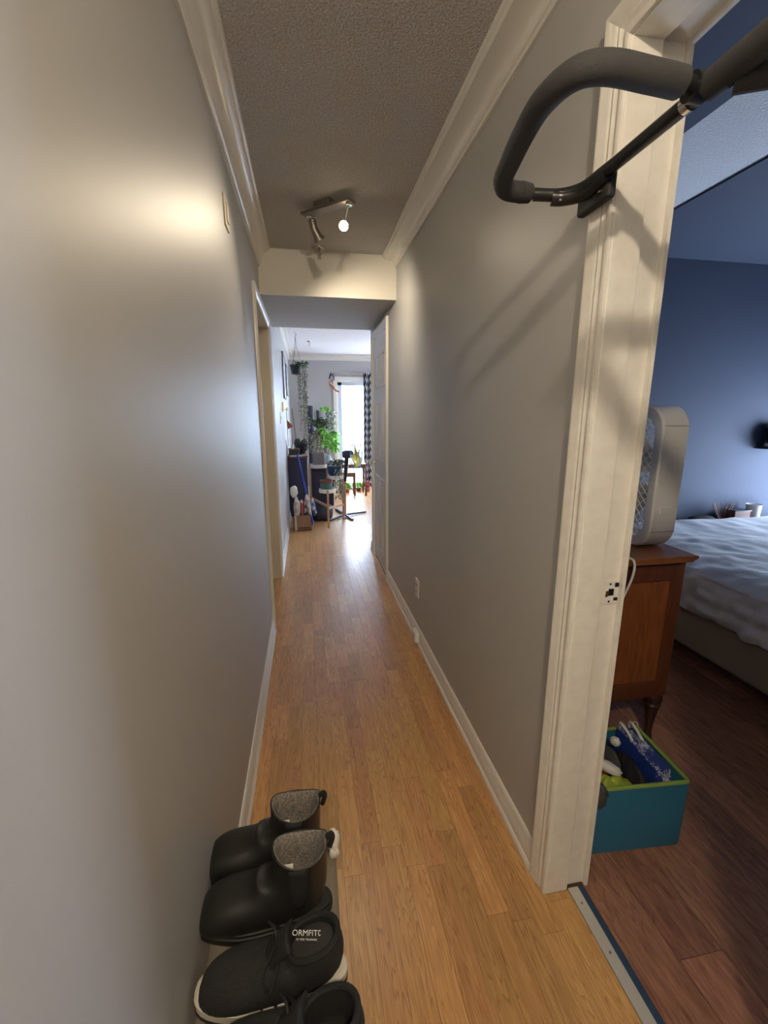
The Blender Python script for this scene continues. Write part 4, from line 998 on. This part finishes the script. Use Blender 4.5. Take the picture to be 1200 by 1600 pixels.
on = empty('hanging_ornament', (.50, 8.06, 1.8), 0, 'dark and copper twisted ornament hanging from the curtain rod end', 'ornament')
MB().tube(crom([(.47, 8.05, 2.12), (.44, 8.04, 2.02), (.485, 8.04, 2.10), (.53, 8.04, 2.02), (.47, 8.04, 1.97)], 5), .010, 6).build('dark_ribbon', M_DARKBLUE, on, smooth=True)
MB().tube(crom([(.54, 8.04, 2.03), (.45, 8.04, 1.96), (.50, 8.04, 1.90), (.55, 8.04, 1.83), (.62, 8.04, 1.80), (.63, 8.04, 1.76)], 5), [.012]*5+[.020]*8+[.014]*8+[.006]*5, 8).build('copper_ribbon', M_COPPER, on, smooth=True)

# left side: frames, rack, cabinet, mop, box with bags
for (y0, y1, z0, z1, lb_) in ((5.75, 6.35, 1.60, 2.16, 'nearer framed picture high on the left living room wall'), (6.7, 7.3, 1.68, 2.12, 'farther framed picture on the left living room wall, behind the hanging plant')):
    e = empty('picture_frame', (XL, (y0+y1)/2, z0), 0, lb_, 'picture', 'framed pictures on the left living room wall')
    b = MB()
    for q in ((y0, y1, z0, z0+.02), (y0, y1, z1-.02, z1), (y0, y0+.02, z0, z1), (y1-.02, y1, z0, z1)): b.box(XL+.001, XL+.02, *q)
    b.build('frame', mat('grey_frame', (.22, .22, .24), .5), e); B(XL+.001, XL+.012, y0+.02, y1-.02, z0+.02, z1-.02).build('print', M_ART, e)
hr = empty('coat_rack', (XL, 5.5, 1.5), 0, 'small brass key rack on the left wall with a strap', 'key rack')
B(XL+.001, XL+.015, 5.35, 5.75, 1.43, 1.54).build('plate', M_BRASS, hr, bevel=.003)
for y in (5.42, 5.55, 5.68): MB().tube(crom([(XL+.015, y, 1.46), (XL+.045, y, 1.45), (XL+.05, y, 1.48)], 3), .005, 6).build('hook', M_BRASS, hr)
MB().bar((XL+.03, 5.70, 1.47), (XL+.035, 5.72, 1.0), .02, .006, (1, 0, 0)).build('strap', M_TABLEW, hr)
orr = MB().add([(XL+.03, 5.80, 1.33), (XL+.10, 5.78, 1.25), (XL+.03, 5.82, 1.21), (XL+.045, 5.84, 1.27)], [(0, 1, 2), (0, 3, 1), (1, 3, 2), (0, 2, 3)]).build('dustpan', M_TERRA, None); tag(orr, 'orange triangular dustpan hanging by the left wall', 'dustpan')
mr_ = MB().bar((-.215, 7.5, 1.50), (-.165, 7.5, .95), .02, .012, (0, 1, 0)).build('broom_handle', M_GREYPOT, None); tag(mr_, 'grey broom handle leaning against the far left corner', 'broom')
lc = empty('tall_cabinet', (-.12, 6.2, 0), 0, 'dark blue cabinet with brown top against the left wall', 'cabinet')
B(-.255, .0, 6.02, 6.5, .04, .82).build('body', M_DARKBLUE, lc, bevel=.004); B(-.258, .01, 6.0, 6.52, .82, .85).build('top', M_TABLEW, lc, bevel=.003)
B(-.24, -.01, 6.012, 6.02, .08, .78).build('door', M_DARKBLUE, lc, bevel=.003); B(-.25, -.01, 6.04, 6.48, 0, .04).build('plinth', M_BLACK, lc)
sb = empty('speaker_box', (-.16, 6.15, .85), 0, 'black box with an upper shelf on the brown cabinet top', 'box'); B(-.24, -.10, 6.06, 6.25, .851, .93).build('body', M_BLACK, sb, bevel=.004); B(-.245, -.09, 6.05, 6.26, .93, .942).build('lid', M_TABLEW, sb)
cloth_item('black_backpack', (-.045, 6.22, .96), (.06, .08, .11), mat('dark_backpack', (.02, .022, .035), .7), 'dark backpack slumped on the brown cabinet top', 'backpack', 41, tilt=.3)
cp = MB().lathe([(.02, .943), (.024, 1.0), (.022, 1.0), (.018, .948)], (-.19, 6.10, 0), 12).build('white_mug', M_PLW, None); tag(cp, 'tiny white cup on the black box', 'cup')
wp = MB().blob((-.12, 6.3, 1.0), (.05, .06, .07), 12, .25, 3, 9).build('green_pouch', mat('dark_green_pouch', (.03, .06, .05), .7), None, smooth='all'); tag(wp, 'dark green pouch behind the black box on the left cabinet', 'pouch')
fl_ = B(-.225, -.06, 5.985, 5.998, .845, .86).build('white_ruler', M_WHITE, None)
tag(fl_, 'pale strip along the front edge of the brown cabinet top', 'ruler')
bp = MB().tube([(-.125, 5.985, .868), (.045, 5.47, .012)], .014, 10).build('blue_mop', M_BLUE, None, smooth=True); tag(bp, 'bright blue pole leaning from the cabinet into the bags', 'pole')
bc = empty('cardboard_box', (-.085, 5.32, 0), 0, 'open brown cardboard box on the floor by the left wall', 'box')
b = MB().box(-.19, .022, 5.25, 5.258, 0, .19).box(-.19, .022, 5.43, 5.438, 0, .19).box(-.19, -.182, 5.25, 5.438, 0, .19).box(.014, .022, 5.25, 5.438, 0, .19).box(-.19, .022, 5.25, 5.438, 0, .008)
b.build('body', M_CARD, bc); B(-.13, .0, 5.2485, 5.25, .03, .042).build('print', M_BLACK, bc); B(-.18, -.155, 5.2485, 5.25, 0, .19).build('tape', M_PLBEIGE, bc)
def bag(name, c, r, m_, label, seed, rz=0, tilt=0): return cloth_item(name, c, r, m_, label, 'bag', seed, rz, tilt, amp=.22, fr=2.8)
bag('white_plastic_bag', (-.175, 5.36, .47), (.045, .06, .075), M_TISSUE, 'crumpled white plastic bag on top of the bags by the left wall', 51)
bag('paper_bag', (-.145, 5.30, .28), (.038, .035, .13), M_PAPER1, 'pale printed paper bag standing in the cardboard box at left', 52)
bag('red_bag', (-.085, 5.34, .25), (.030, .06, .12), M_PAPER2, 'red printed bag in the middle of the cardboard box', 53)
bag('striped_bag', (-.005, 5.30, .30), (.026, .035, .14), M_PAPER1, 'pale striped bag at the right side of the cardboard box', 54, tilt=-.15)
bag('blue_bag', (.050, 5.36, .29), (.028, .06, .13), M_PAPER3, 'blue and white bag leaning outside the cardboard box', 55, tilt=-.2)
bag('brown_bag', (-.04, 5.36, .27), (.024, .05, .13), M_PAPER3, 'dark patterned bag between the red and striped bags', 56)

for o in bpy.data.objects:
    if '_local' in o: del o['_local']
